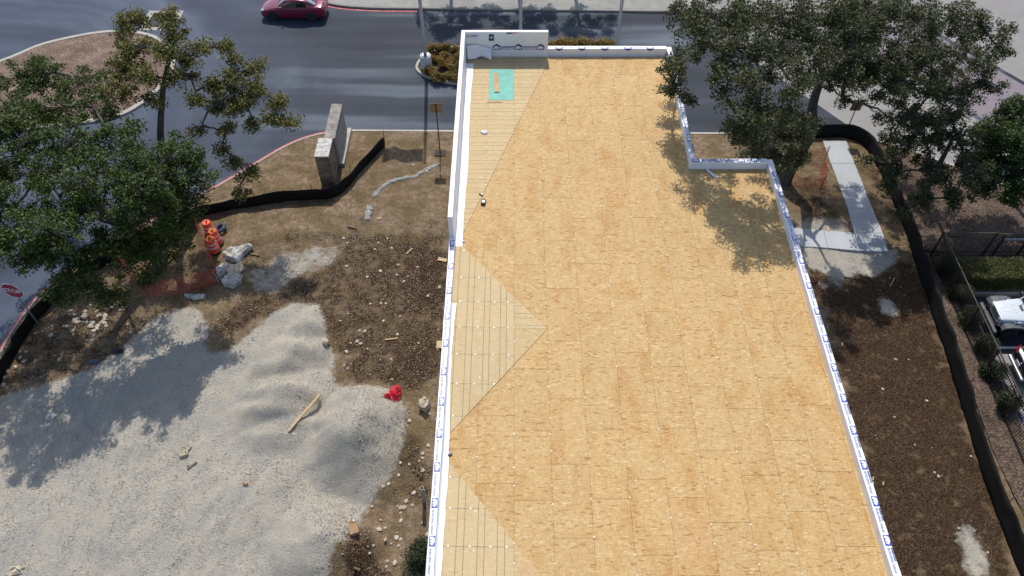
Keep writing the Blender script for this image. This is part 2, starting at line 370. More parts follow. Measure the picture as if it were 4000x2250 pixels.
# foliage
def mat_leaf(name, stops, trans=.25):
    t = NT(name); rp = t.n('NewGeometry').outputs['Random Per Island']; n = t.noise(t.pos(), .9, 3)
    f = t.math('MULTIPLY_ADD', t.math('SUBTRACT', n, .5), .9, rp)
    col = t.ramp(f, stops); t.set(col, .55, spec=.3)
    tr = t.n('BsdfTranslucent', {'Color': t.mix(col, (1.25, 1.3, .6), 1.0, 'MULTIPLY')})
    ms = t.n('MixShader', {0: trans, 1: t.b.outputs[0], 2: tr.outputs[0]})
    t.t.links.new(ms.outputs[0], t.t.nodes['Material Output'].inputs[0]); return t.mat
M['leaf_green'] = mat_leaf('leaf_green', [(0, (.022, .042, .008)), (.45, (.048, .080, .012)), (.8, (.080, .120, .020)), (1, (.13, .16, .045))])
M['leaf_olive'] = mat_leaf('leaf_olive', [(0, (.05, .068, .016)), (.4, (.11, .118, .026)), (.75, (.18, .165, .04)), (1, (.24, .18, .06))])
M['leaf_oak'] = mat_leaf('leaf_oak', [(0, (.024, .034, .014)), (.4, (.048, .064, .022)), (.75, (.078, .094, .032)), (1, (.15, .14, .075))])
M['leaf_bright'] = mat_leaf('leaf_bright', [(0, (.026, .050, .012)), (.5, (.046, .085, .018)), (1, (.09, .13, .035))])
M['leaf_shrub'] = mat_leaf('leaf_shrub', [(0, (.014, .026, .009)), (.5, (.028, .048, .014)), (1, (.06, .07, .03))])
M['leaf_red'] = mat_leaf('leaf_red', [(0, (.06, .08, .010)), (.45, (.14, .14, .016)), (.75, (.26, .14, .02)), (1, (.34, .085, .02))])
M['leaf_hedge'] = mat_leaf('leaf_hedge', [(0, (.04, .055, .012)), (.5, (.085, .10, .022)), (1, (.13, .13, .04))])
M['bark'] = plain('grey_bark', (.070, .060, .050), .95, var=.45, scale=9)
M['twig'] = plain('twig_bark', (.13, .115, .095), .95, var=.3, scale=9)
# vehicles
def paint(name, c, rough=.25, coat=1.0, metal=.2):
    t = NT(name); t.set(c, rough, metal); t.b.inputs['Coat Weight'].default_value = coat; t.b.inputs['Coat Roughness'].default_value = .05; return t.mat
M['car_red'] = paint('maroon_paint', (.21, .012, .045)); M['car_white'] = paint('white_paint', (.62, .66, .70), .3, .6, 0)
M['car_black'] = paint('black_paint', (.012, .014, .018)); M['glass_light'] = paint('window_glass', (.20, .33, .34), .06, 1, 0)
M['glass_dark'] = paint('tinted_glass', (.012, .016, .02), .05, 1, 0); M['tail_red'] = paint('tail_lamp', (.45, .01, .02), .2, 1, 0)
M['lamp_clear'] = paint('head_lamp', (.55, .56, .56), .12, 1, .3); M['grey_plastic'] = plain('grey_plastic', (.10, .105, .115), .6)
M['dark_plastic'] = plain('dark_plastic', (.025, .026, .028), .6); M['alloy'] = plain('alloy_wheel', (.36, .36, .37), .35, .8)
M['paint_white'] = plain('road_paint_white', (.62, .62, .60), .7, var=.2, scale=12)

# ================================================================== SETTING
ZROAD = -0.13
g = MB(); g.add([(-900, -900, -.5), (900, -900, -.5), (900, 900, -.5), (-900, 900, -.5)], [(0, 1, 2, 3)])
tag(g.build('ground', M['ground']), kind='structure')

KERB = [(-24.6, 8), (-24.2, 16), (-24.0, 19.6), (-23.88, 22.6), (-23.15, 25.2), (-21.0, 28.2), (-18.55, 30.4), (-16.93, 31.97), (-15.14, 33.86), (-13.26, 35.84), (-11.57, 36.85), (-9.73, 37.15)]
KERB_S = [(-9.73, 37.15), (-3.6, 37.1), (10.37, 36.9), (18.0, 36.9), (19.8, 36.75), (21.6, 36.05), (24.3, 34.5), (30, 30.6)]
kerb_a = smooth_path(KERB, .4); kerb_b = smooth_path(KERB_S, .5)
site_poly = [(-24.6, 2)] + [(p.x, p.y) for p in kerb_a[:-1]] + [(p.x, p.y) for p in kerb_b] + [(30, 24.6), (22.0, 24.6), (22.0, 2)]

def sweep_kerb(name, path, w, z0, z1, mats, side=1, red=False):
    m = MB(); k = len(path); prof = [(0, z0), (0.01, z1 - .015), (w * .55, z1), (w, z1), (w + .002, z0)]
    vs = []
    for i, p in enumerate(path):
        tn = (path[min(i + 1, k - 1)] - path[max(i - 1, 0)]).normalized(); nm = Vector((tn.y, -tn.x, 0)) * side
        for o_, z in prof: q = p + nm * o_; vs.append((q.x, q.y, z))
    n = len(prof)
    for j in range(n - 1):
        m.add([], [])
        base = len(m.v)
    m.v = vs
    for i in range(k - 1):
        for j in range(n - 1):
            a, b, c, d = i * n + j, i * n + j + 1, (i + 1) * n + j + 1, (i + 1) * n + j
            m.f.append((a, b, c, d) if side < 0 else (d, c, b, a)); m.m.append(1 if (red and j < 2) else 0)
    o = m.build(name, mats); return tag(o, kind='structure')
sweep_kerb('kerb', kerb_a, .20, -.4, .02, [M['conc'], M['red_paint']], 1, True)
sweep_kerb('kerb', kerb_b, .17, -.4, .02, [M['conc'], M['red_paint']], 1, False)

# ---- roads and lots
m = MB(); m.add([(-75, 2, ZROAD), (-12, 2, ZROAD), (-12, 30, ZROAD), (34, 30, ZROAD), (34, 51.5, ZROAD), (-12, 51.5, ZROAD), (-12, 75, ZROAD), (-75, 75, ZROAD)], [tuple(range(8))])
tag(m.build('road', M['asphalt']), kind='structure')
def sheet(name, pts, z, mat):
    m = MB(); a = sum(pts[i][0] * pts[(i + 1) % len(pts)][1] - pts[(i + 1) % len(pts)][0] * pts[i][1] for i in range(len(pts)))
    if a < 0: pts = pts[::-1]
    m.add([(x, y, z) for x, y in pts], [tuple(range(len(pts)))]); return tag(m.build(name, mat), kind='structure')
# concrete bands and clay paver crossing at the right
c0, c1_ = Vector((18.42, 39.99)), Vector((20.46, 36.89)); dv = (c1_ - c0).normalized(); nv = Vector((-dv.y, dv.x)); nv = nv if nv.x > 0 else -nv
def band(o0, o1, z, name, mat, a=-24, b=10):
    q = [c0 + dv * a + nv * o0, c0 + dv * b + nv * o0, c0 + dv * b + nv * o1, c0 + dv * a + nv * o1]
    return sheet(name, [tuple(p) for p in q], z, mat)
band(0, 40, ZROAD + .008, 'road', M['conc_drive'])
band(7.3, 12.3, ZROAD + .012, 'crossing', M['pavers'])
band(6.95, 7.3, ZROAD + .012, 'crossing', M['asphalt'])
band(12.3, 12.65, ZROAD + .012, 'crossing', M['asphalt'])
sheet('parking_lot', [(22.0, -5), (60, -5), (60, 24.5), (22.0, 24.5)], ZROAD + .004, M['asphalt_lot'])
sheet('parking_lot', [(22.25, -5), (60, -5), (60, 21.1), (22.25, 21.1)], ZROAD + .008, M['conc_drive'])
sheet('parking_line', [(22.4, 21.40), (27.5, 21.40), (27.5, 21.52), (22.4, 21.52)], ZROAD + .012, M['paint_white'])
pk = [Vector((22.02, y, 0)) for y in (2, 8, 14, 20, 24.6)] + [Vector((x, 24.6, 0)) for x in (22.5, 26, 30, 36)]
sweep_kerb('kerb', pk, .15, -.4, .0, [M['conc'], M['red_paint']], -1)

# far pavement of separate slabs
fp = thing('pavement', None, None); tag(fp, kind='structure'); fp.location = (0, 52, 0)
fk = smooth_path([(-16.5, 56), (-15.3, 52.6), (-13.2, 50.95), (-10.3, 50.35), (-5.3, 50.22), (2, 50.05), (11.2, 49.85), (26, 49.6)], .4)
kk = sweep_kerb('kerb', fk, .16, -.4, .02, [M['conc_far'], M['red_paint']], -1)
redp = [p for p in fk if -13.4 < p.x < -6.3 and p.y < 51.2]
m = MB()
for i in range(len(redp) - 1):
    a, b = redp[i], redp[i + 1]
    m.add([(a.x, a.y - .24, ZROAD + .012), (b.x, b.y - .24, ZROAD + .012), (b.x, b.y - .10, ZROAD + .012), (a.x, a.y - .10, ZROAD + .012)], [(0, 1, 2, 3)])
tag(m.build('painted_line', M['red_paint']), kind='structure')
sheet('pavement', [(p.x, p.y + .12) for p in fk] + [(26, 62), (-16.5, 62)], .004, M['conc_far'])
x = -9.4
while x < 26:
    yb = 50.42 if x > -9.5 else 50.42 + (-9.5 - x) * .33
    for yy, dy in ((yb - (x + 9.5) * .012 * (x > -9.5), 1.75), (yb + 1.76 - (x + 9.5) * .012 * (x > -9.5), 2.2), (yb + 3.97 - (x + 9.5) * .012 * (x > -9.5), 2.2)):
        MB().bb(x, x + 1.685, yy, yy + dy, -.3, .012 + random.uniform(-.004, .004)).build('paving_slab', M['conc_far'], fp)
    x += 1.70
# ---- landscaped island at the left
def closed(pts, step=.5):
    p = smooth_path([pts[-1]] + pts + [pts[0], pts[1]], step)
    n = len(pts); k0 = None
    # trim to one lap
    s = [i for i, q in enumerate(p) if (q.xy - Vector(pts[0])).length < 1e-4][0]
    e = [i for i, q in enumerate(p) if (q.xy - Vector(pts[0])).length < 1e-4][-1]
    return p[s:e + 1]
ISL = [(-38.5, 40.0), (-35.8, 42.2), (-32.9, 44.6), (-31.2, 46.2), (-28.0, 47.5), (-25.4, 47.5), (-23.3, 46.4), (-22.0, 44.4), (-21.9, 42.0), (-22.8, 39.6), (-24.3, 38.2), (-27.8, 37.4), (-31, 36.9), (-36, 37.5)]
ip = closed(ISL); sweep_kerb('kerb', ip, .28, -.4, .0, [M['conc'], M['red_paint']], 1)
m = MB(); q = [(p.x, p.y) for p in ip[:-1]]; cxx = sum(a for a, b in q) / len(q); cyy = sum(b for a, b in q) / len(q)
q2 = [(cxx + (a - cxx) * .972, cyy + (b - cyy) * .955) for a, b in q]
q3 = [(cxx + (a - cxx) * .6, cyy + (b - cyy) * .6) for a, b in q]; n = len(q2)
m.add([(a, b, -.03) for a, b in q2] + [(a, b, .14) for a, b in q3], [(i, i + n, (i + 1) % n + n, (i + 1) % n) for i in range(n)] + [tuple(range(2 * n - 1, n - 1, -1))])
m.f = [f[::-1] for f in m.f]
tag(m.build('mulch_bed', M['mulch'], smooth=True), kind='structure')
# ---- island with flag poles
IS2 = [(-6.35, 43.4), (-6.0, 44.6), (-4.9, 45.5), (-3.2, 45.8), (0, 45.8), (6, 45.6), (9, 45.2), (10.3, 43.6), (9, 42.0), (6, 41.7), (0, 41.6), (-3.4, 41.6), (-4.8, 42.0), (-5.9, 42.6)]
ip2 = closed(IS2, .3); sweep_kerb('kerb', ip2, .18, -.4, .02, [M['conc'], M['red_paint']], 1)
q = [(p.x, p.y) for p in ip2[:-1]]; q = [(2 + (a - 2) * .975, 43.65 + (b - 43.65) * .92) for a, b in q]
sheet('planting_bed', q, -.02, M['mulch_island'])
# ---- storm drain grate in the road
gr = thing('drain_grate', 'steel bar storm drain grate set in concrete beside the mulch island', 'drain grate', (-24.25, 48.95, ZROAD))
MB().bb(-25.45, -23.05, 47.75, 50.15, ZROAD - .02, ZROAD + .012).build('apron', M['conc'], gr)
MB().bb(-25.08, -23.42, 48.12, 49.80, ZROAD, ZROAD + .016).build('pit', M['black_metal'], gr)
bm_ = MB().box((0, 0, 0), (.022, 1.66, .03)).mesh('bar', M['grey_plastic'])
for i in range(19): link('bar', bm_, gr, (-.79 + i * .0878, 0, .035))
bm2 = MB().box((0, 0, 0), (1.66, .014, .02)).mesh('cross_bar', M['grey_plastic'])
for i in range(9): link('cross_bar', bm2, gr, (0, -.72 + i * .18, .034))

# ---- the building site ground
GS = .12
gx = np.arange(-25.5, 30.01, GS); gy = np.arange(2, 38.01, GS)
XX, YY = np.meshgrid(gx, gy)
def bump_(x, y, cx, cy, rx, ry, rot, h, sharp=1.6):
    c, s = math.cos(rot), math.sin(rot); u = ((x - cx) * c + (y - cy) * s) / rx; v = (-(x - cx) * s + (y - cy) * c) / ry
    r = np.sqrt(u * u + v * v); return h * np.clip(1 - r, 0, 1) ** sharp * (1 + .9 * np.clip(1 - r, 0, 1) * 0) + 0
def cone(x, y, d, rx, ry, rot, h, p=1.0):
    cx, cy = P(*d, h * .9)[:2]; c, s = math.cos(R(rot)), math.sin(R(rot)); u = ((x - cx) * c + (y - cy) * s) / rx; v = (-(x - cx) * s + (y - cy) * c) / ry
    r = np.sqrt(u * u + v * v) + (fbm(x, y, 1.3, 3) - .5) * .25
    k = np.clip(1 - r, 0, 1); return h * (k * .55 + .45 * k * k * (3 - 2 * k)) * (1 - .0 * r)
def terrain(x, y):
    x = np.asarray(x, float); y = np.asarray(y, float)
    z = (fbm(x, y, 3.2) - .5) * .16 + (fbm(x, y, .6, 9) - .5) * .12 + np.abs(fbm(x, y, 1.7, 15) - .5) * .12
    hp = np.zeros_like(z)
    for a in (((890, 1056), 2.6, 3.3, 8, 2.25), ((700, 985), 2.9, 1.9, 25, 1.0), ((730, 880), 2.4, 1.6, 35, .85), ((775, 815), 1.2, 2.0, -20, .75), ((700, 1075), 2.3, 1.5, 10, .6),
              ((800, 1340), 2.6, 2.4, 20, 1.4), ((640, 1240), 3.4, 2.6, 0, .35), ((330, 1330), 4, 3, 0, .18)):
        hp = np.maximum(hp, cone(x, y, a[0], a[1], a[2], a[3], a[4]))
    hp = hp + np.where((hp > .08) & (y > 16.5), .075 * np.sin(y * 5.2 + x * .9 + 2.5 * fbm(x, y, 1.8, 71)) * np.clip(hp * 2, 0, 1), 0)
    z = z + hp + np.where(hp > .05, (fbm(x, y, .8, 21) - .5) * .16, 0)
    for (a, b) in (((430, 1460), (640, 1130)), ((490, 1460), (700, 1140)), ((150, 1460), (300, 1080)), ((215, 1460), (350, 1090))):
        p0, p1 = P(*a), P(*b); dx, dy = p1.x - p0.x, p1.y - p0.y; L2 = dx * dx + dy * dy; tt = np.clip(((x - p0.x) * dx + (y - p0.y) * dy) / L2, 0, 1)
        dist = np.hypot(x - p0.x - dx * tt, y - p0.y - dy * tt) + (fbm(x, y, .9, 83) - .5) * .25; z = z - .03 * np.exp(-(dist / .16) ** 2) * (fbm(x, y, 1.1, 29) > .42) + .018 * np.exp(-((dist - .3) / .12) ** 2)
    # raised soil under the building edge at the left, gentle rise near the fence at the right
    z = z * np.clip((37.0 - y) / 2.0, .15, 1)
    return np.maximum(z, -.10)
ZZ = terrain(XX, YY)
ins = pip(XX, YY, site_poly)
# keep back from the kerb by a cell
er = ins.copy()
er[1:, :] &= ins[:-1, :]; er[:-1, :] &= ins[1:, :]; er[:, 1:] &= ins[:, :-1]; er[:, :-1] &= ins[:, 1:]
near = er.copy()
for _ in range(4):
    n2_ = near.copy(); n2_[1:, :] &= near[:-1, :]; n2_[:-1, :] &= near[1:, :]; n2_[:, 1:] &= near[:, :-1]; n2_[:, :-1] &= near[:, 1:]; near = n2_
ZZ = np.where(near, ZZ, np.minimum(ZZ, 0.0)); ZZ = np.where(er, ZZ, -.42)
bfoot = (XX > -2.3) & (XX < 10.9) & (YY < 25.5) | (XX > -2.3) & (XX < 7.6) & (YY < 34)
ZZ = np.where(bfoot, np.minimum(ZZ, -.02), ZZ)
# zones
wx = XX + (fbm(XX, YY, 1.1, 31) - .5) * 1.1; wy = YY + (fbm(XX, YY, 1.1, 47) - .5) * 1.1
def zone(polys, wob=1.0):
    k = np.zeros(XX.shape)
    for pl, val in polys:
        q = XY(pl); k = np.maximum(k, np.where(pip(XX + (wx - XX) * wob, YY + (wy - YY) * wob, q), val, 0))
    for _ in range(14):
        k = (k + np.roll(k, 1, 0) + np.roll(k, -1, 0) + np.roll(k, 1, 1) + np.roll(k, -1, 1)) / 5
    return k
grav = zone([([(-60, 1500), (-60, 1010), (60, 985), (170, 950), (250, 920), (330, 855), (390, 790), (500, 775), (530, 830), (510, 900), (580, 890), (640, 835), (720, 765), (800, 760), (818, 800), (818, 850), (840, 900), (835, 960), (880, 978), (985, 985), (1022, 1040), (1026, 1110), (992, 1200), (905, 1290), (850, 1370), (825, 1500)], 1.0),
             ([(600, 690), (700, 640), (790, 612), (880, 620), (850, 670), (760, 700), (700, 745), (640, 740)], .55),
             ([(640, 1180), (650, 1450), (820, 1450), (990, 1190)], 1.0)], .35)
grav = np.maximum(grav, zone([([(1985, 575), (2140, 590), (2235, 635), (2262, 600), (2262, 660), (2200, 690), (2100, 695), (2020, 665)], .85),
                              ([(1990, 560), (2060, 535), (2130, 545), (2150, 585), (2000, 580)], .6),
                              ([(2200, 740), (2240, 745), (2275, 785), (2265, 800), (2220, 790)], .85), ([(2140, 350), (2160, 430), (2262, 610), (2235, 630), (2190, 520)], .35),
                              ([(2400, 1330), (2440, 1300), (2500, 1400), (2520, 1460), (2420, 1460)], .75), ([(2040, 700), (2120, 690), (2160, 750), (2060, 740)], .5)], .6))
dark = zone([([(600, 600), (860, 555), (1140, 555), (1140, 660), (850, 700), (640, 760)], .40), ([(2010, 640), (2300, 640), (2350, 760), (2040, 760)], .7), ([(850, 605), (935, 585), (1010, 600), (1140, 620), (1130, 960), (1020, 985), (900, 985), (845, 960), (840, 890), (820, 790), (700, 760), (640, 790), (560, 830), (530, 800), (640, 750), (800, 680)], .66),
             ([(1040, 640), (1130, 640), (1110, 780), (1040, 770)], 1.0), ([(930, 600), (1010, 640), (1000, 720), (940, 700)], .8), ([(860, 880), (930, 870), (900, 970), (850, 970)], .75), ([(560, 820), (700, 760), (720, 780), (600, 850)], .9), ([(1000, 860), (1110, 860), (1110, 970), (1000, 975)], .95),
             ([(60, 800), (260, 760), (380, 780), (330, 850), (270, 920), (120, 970), (0, 990)], .55), ([(1010, 1110), (1090, 1110), (1080, 1330), (1000, 1240)], .6),
             ([(865, 1340), (940, 1345), (925, 1450), (870, 1450)], 1.0), ([(870, 1420), (930, 1420), (960, 1500), (860, 1500)], 1.0),
             ([(300, 620), (560, 640), (520, 760), (340, 730)], .5),
             ([(1060, 335), (1140, 335), (1130, 390), (1070, 370)], .35),
             ([(2030, 700), (2110, 690), (2310, 700), (2365, 800), (2470, 1110), (2590, 1500), (2230, 1500), (2170, 1200), (2100, 900)], .90),
             ([(1990, 440), (2090, 440), (2130, 560), (1990, 570)], .6), ([(2150, 400), (2220, 430), (2270, 600), (2200, 520)], .6),
             ([(2190, 340), (2560, 400), (2600, 560), (2370, 590), (2300, 600)], .62)], 1.9)
dry = np.clip(.35 + .5 * fbm(XX, YY, 2.0, 77) + .3 * dark, 0, 1); dry = np.where((YY > 30.5) & (XX < 0), .12, dry)
dry = np.where(XX > 11, .25, dry)
nv_, nh_ = XX.shape
me = bpy.data.meshes.new('site_ground')
co = np.stack([XX.ravel(), YY.ravel(), ZZ.ravel()], 1)
idx = np.arange(nv_ * nh_).reshape(nv_, nh_)
fq = np.stack([idx[:-1, :-1].ravel(), idx[:-1, 1:].ravel(), idx[1:, 1:].ravel(), idx[1:, :-1].ravel()], 1)
keep = (co[fq, 2] > -.4).any(1); fq = fq[keep]
def np_mesh(me, co, fq):
    k = fq.shape[1]
    me.vertices.add(len(co)); me.vertices.foreach_set('co', np.ascontiguousarray(co, dtype=np.float32).ravel())
    me.loops.add(len(fq) * k); me.loops.foreach_set('vertex_index', np.ascontiguousarray(fq, dtype=np.int32).ravel())
    me.polygons.add(len(fq)); me.polygons.foreach_set('loop_start', np.arange(0, len(fq) * k, k, dtype=np.int32))
    me.update(calc_edges=True)
np_mesh(me, co, fq)
ca = me.color_attributes.new('zone', 'FLOAT_COLOR', 'POINT')
ca.data.foreach_set('color', np.stack([grav.ravel(), dark.ravel(), dry.ravel(), np.ones(grav.size)], 1).astype(np.float32).ravel())
me.polygons.foreach_set('use_smooth', [True] * len(me.polygons)); me.materials.append(M['soil'])
so = link('site_ground', me); tag(so, kind='structure')
def sample(k, x, y):
    i = np.clip(((np.asarray(y) - 2) / GS).astype(int), 0, nv_ - 1); j = np.clip(((np.asarray(x) + 25.5) / GS).astype(int), 0, nh_ - 1); return k[i, j]
def gz(x, y): return float(sample(ZZ, np.array(x), np.array(y)))
def PG(dx, dy, up=0.0):
    p = P(dx, dy, 0.0)
    for _ in range(3): p = P(dx, dy, max(-.1, gz(p.x, p.y)))
    p.z += up; return p
# mulch beds at the right
def bed(name, poly, mat, z=.02):
    m = MB(); xs = np.arange(min(p[0] for p in poly), max(p[0] for p in poly), .3); 
    return sheet(name, poly, z, mat)

# loose stones and gravel: far too many to count
ico = bmesh.new(); bmesh.ops.create_icosphere(ico, subdivisions=1, radius=1.0); ico.verts.ensure_lookup_table()
ICO_V = np.array([v.co[:] for v in ico.verts]); ICO_F = np.array([[v.index for v in f.verts] for f in ico.faces]); ico.free()
OCT_V = np.array([(1, 0, 0), (-1, 0, 0), (0, 1, 0), (0, -1, 0), (0, 0, 1), (0, 0, -.6)], float); OCT_F = np.array([(0, 2, 4), (2, 1, 4), (1, 3, 4), (3, 0, 4), (2, 0, 5), (1, 2, 5), (3, 1, 5), (0, 3, 5)])
def scatter(name, xs, ys, size, mat, flat=.6):
    n = len(xs); zs = sample(ZZ, xs, ys)
    V = OCT_V[None] * RNG.uniform(.55, 1.25, (n, 6, 1)) * size[:, None, None]
    V[:, :, 2] *= flat; a = RNG.uniform(0, 6.28, n); c, s = np.cos(a)[:, None], np.sin(a)[:, None]
    st = RNG.uniform(.6, 1.0, n)[:, None]; x, y = V[:, :, 0].copy(), V[:, :, 1] * st
    V[:, :, 0] = x * c - y * s + xs[:, None]; V[:, :, 1] = x * s + y * c + ys[:, None]; V[:, :, 2] += zs[:, None] + size[:, None] * .12
    F = (OCT_F[None] + (np.arange(n) * 6)[:, None, None]).reshape(-1, 3)
    me = bpy.data.meshes.new(name); np_mesh(me, V.reshape(-1, 3), F); me.materials.append(mat); return link(name, me)
def rej(n, f):
    xs = RNG.uniform(-24, 21, n); ys = RNG.uniform(9, 36.5, n); k = RNG.random(n) < f(xs, ys); return xs[k], ys[k]
okm = lambda x, y: sample(er, x, y) & ~sample(bfoot, x, y)
xs, ys = rej(420000, lambda x, y: okm(x, y) * np.clip(sample(grav, x, y) - .25, 0, 1) * np.where(x < 0, np.clip((24 - y) / 10, .25, 1), .3))
tag(scatter('gravel', xs, ys, RNG.uniform(.014, .032, len(xs)), M['gravel_pebble']), 'loose pale crushed gravel covering the stockpiles beside the building', 'gravel', kind='stuff')
xs, ys = rej(60000, lambda x, y: okm(x, y) * (x < 0) * np.clip((fbm(x, y, 1.6, 91) - .42) * 3, 0, 1) * ((sample(grav, x, y) > .35) & (sample(grav, x, y) < .98)) * .6 + okm(x, y) * (x < 0) * (sample(grav, x, y) >= .98) * .03)
tag(scatter('coarse_gravel', xs, ys, RNG.uniform(.028, .06, len(xs)), M['gravel_pebble']), 'coarse pale stones rolled to the ragged foot of the gravel piles', 'gravel', kind='stuff')
xs, ys = rej(60000, lambda x, y: okm(x, y) * (sample(grav, x, y) < .5) * np.clip(.12 + .30 * sample(dark, x, y) * (x < 0) + .04, 0, 1) * np.clip((fbm(x, y, 1.0, 61) - .38) * 5, 0, 1.2) * np.where((y > 30) & (x < 0), .18, 1) * np.where(x > 0, .28, 1))
tag(scatter('rubble', xs, ys, .022 + .045 * RNG.random(len(xs)) ** 3, M['pebble']), 'small pale limestone chips scattered over the bare soil', 'rubble', kind='stuff')

# ================================================================== BUILDING
ZR = 7.2
B = thing('building', 'flat roofed building under construction with tan strand board roof and white wrapped parapets', 'building', (4.3, 18, 0))
# walls below the deck (wrapped sheathing)
MB().bb(-2.50, -2.34, 2, 34.06, -.3, 7.17).build('wall', M['wrap'], B)
MB().bb(10.92, 11.08, 2, 25.90, -.3, 7.17).build('wall', M['wrap'], B)
MB().bb(-2.33, 7.58, 33.94, 34.06, -.3, 7.17).build('wall', M['wrap'], B)
MB().bb(7.60, 7.76, 25.93, 34.0, -.3, 7.17).build('wall', M['wrap'], B)
MB().bb(7.62, 10.91, 25.74, 25.89, -.3, 7.17).build('wall', M['wrap'], B)
MB().bb(-2.33, 10.91, 2, 2.16, -.3, 7.17).build('wall', M['wrap'], B)
roof = MB().bb(-2.32, 7.57, 25.73, 33.93, 6.9, ZR - .022).bb(-2.32, 10.90, 2.02, 25.725, 6.9, ZR - .021).build('roof_deck', M['substrate'], B)
PX, PY = 1.195, 2.425
phase = {-2: 22.0, -1: 23.23, 0: 22.66, 1: 21.46, 2: 22.71, 3: 23.37, 4: 22.76, 5: 21.95, 6: 23.5, 7: 22.3, 8: 21.2, 9: 22.5}
tri = [[(-2.30, 33.86), (1.81, 33.86), (-2.02, 21.9), (-2.30, 21.9)], [(-2.30, 21.5), (1.19, 17.1), (-2.30, 12.62)], [(-2.30, 12.08), (1.19, 7.7), (-2.30, 3.2)]]
full = MB().box((0, 0, -.009), (PX - .007, PY - .010, .018)).mesh('roof_panel', M['osb'])
def panel(poly, mat, z, name='roof_panel', th=.018, par=roof, slope=None):
    cx = sum(p[0] for p in poly) / len(poly); cy = sum(p[1] for p in poly) / len(poly)
    pl = [(a - cx, b - cy) for a, b in poly]
    if slope: top = lambda x, y: slope(x + cx, y + cy); bot = lambda x, y: slope(x + cx, y + cy) - th
    else: top, bot = 0.0, -th
    me = MB().prism(pl, bot, top).mesh(name, mat); off = offset(par)
    return link(name, me, par, (cx - off.x, cy - off.y, z - off.z))
for k in range(-2, 10):
    x0, x1 = k * PX, (k + 1) * PX; ph = phase[k] - PY * 9
    for j in range(0, 16):
        y0, y1 = ph + j * PY, ph + (j + 1) * PY
        gx_, gy_ = .0035, .005
        rects = []
        X0, X1 = max(x0 + gx_, -2.31), min(x1 - gx_, 10.89)
        if X1 - X0 < .03: continue
        if X1 <= 7.56: rects.append((X0, X1, max(y0 + gy_, 2.05), min(y1 - gy_, 33.92)))
        else:
            rects.append((X0, X1, max(y0 + gy_, 2.05), min(y1 - gy_, 25.72)))
            if X0 < 7.56: rects.append((X0, 7.56, max(y0 + gy_, 25.725), min(y1 - gy_, 33.92)))
        for (a, b, c, d) in rects:
            if b - a < .04 or d - c < .04: continue
            zz = ZR + random.uniform(-.0015, .0015)
            if abs((b - a) - (PX - .007)) < .001 and abs((d - c) - (PY - .01)) < .001:
                off = offset(roof); link('roof_panel', full, roof, ((a + b) / 2 - off.x, (c + d) / 2 - off.y, zz - off.z))
            else: panel([(a, c), (b, c), (b, d), (a, d)], M['osb'], zz)
# crickets: pale boards laid as low saddles along the left parapet
def saddle(mid, half):
    return lambda x, y: .020 + max(0.0, .13 * (1 - abs(y - mid) / half) - .13 * max(0, (x + 2.3)) / 3.5)
def cricket(tr, xcuts, ycuts, mats, slope):
    for i in range(len(xcuts) - 1):
        for j in range(len(ycuts[i]) - 1):
            p = clip_rect(tr, xcuts[i] + .004, xcuts[i + 1] - .004, ycuts[i][j] + .005, ycuts[i][j + 1] - .005)
            if len(p) >= 3 and area(p) > .03: panel(p, mats[i] if not callable(mats[i]) else mats[i](j), ZR, 'cricket_panel', .016, roof, slope)
s2 = saddle(17.1, 4.5); s3 = saddle(7.7, 4.5)
yc = [12.3, 13.5, 14.75, 15.95, 17.12, 18.32, 19.52, 20.9, 21.6]
cricket(tri[1], [-2.31, .0, 1.3], [yc, [12, 17.12, 22]], [M['osb_x'], lambda j: M['osb_pale'] if j == 0 else M['osb_y']], s2)
yc3 = [3, 4.2, 5.4, 6.6, 7.85, 9.05, 10.25, 11.3, 12.2]
cricket(tri[2], [-2.31, .0, 1.3], [yc3, [3, 7.7, 12]], [M['osb_x'], M['osb_pale']], s3)
s1 = lambda x, y: .020 + .0 * x
T1 = P(1230, 158, ZR); T2 = P(1293, 237, ZR)
cricket(tri[0], [-2.31, -1.2, .0, 1.2, 2.0], [[21.8, 24.3, 26.75, 29.2, 31.6, 34], [21.8, 25.6, 28.0, 30.42, 32.86, 34], [21.8, 26.6, 29.05, 31.5, 34], [21.8, 34]], [M['osb_y'], M['osb_y'], M['osb_y'], M['osb_y']], s1)
tp = panel([(-1.19, 30.43), (-.01, 30.43), (-.01, 32.85), (-1.19, 32.85)], M['osb_teal'], ZR + .026, 'cricket_panel'); tag(tp, 'teal sheathing board among the pale cricket boards')
# little white clips along the seams
m = MB()
for k in range(-1, 9):
    y = 3.0 + random.uniform(0, .4)
    while y < 33.5:
        x = k * PX + random.uniform(-.012, .012)
        inside = (x < 7.4 or y < 25.4) and random.random() < .5
        zt = ZR + .004
        for tr, sl in ((tri[1], s2), (tri[2], s3)):
            if pip(np.array(x), np.array(y), tr): zt = ZR + sl(x, y) + .003
        if pip(np.array(x), np.array(y), tri[0]): zt = ZR + .024
        if inside: m.box((x, y, zt), (.028 + random.random() * .012, .036 + random.random() * .016, .012), random.random())
        y += .61 + random.uniform(-.02, .02)
for tr, sl, ys_ in ((tri[1], s2, yc), (tri[2], s3, yc3)):
    for y in ys_:
        for x in (-2.0, -1.35, -.72, -.2):
            if pip(np.array(x), np.array(y), tr): m.box((x + random.uniform(-.05, .05), y, ZR + sl(x, y) + .004), (.055, .05, .012), random.random())
o = m.build('panel_clip', M['plate_white'], roof); o['kind'] = 'stuff'

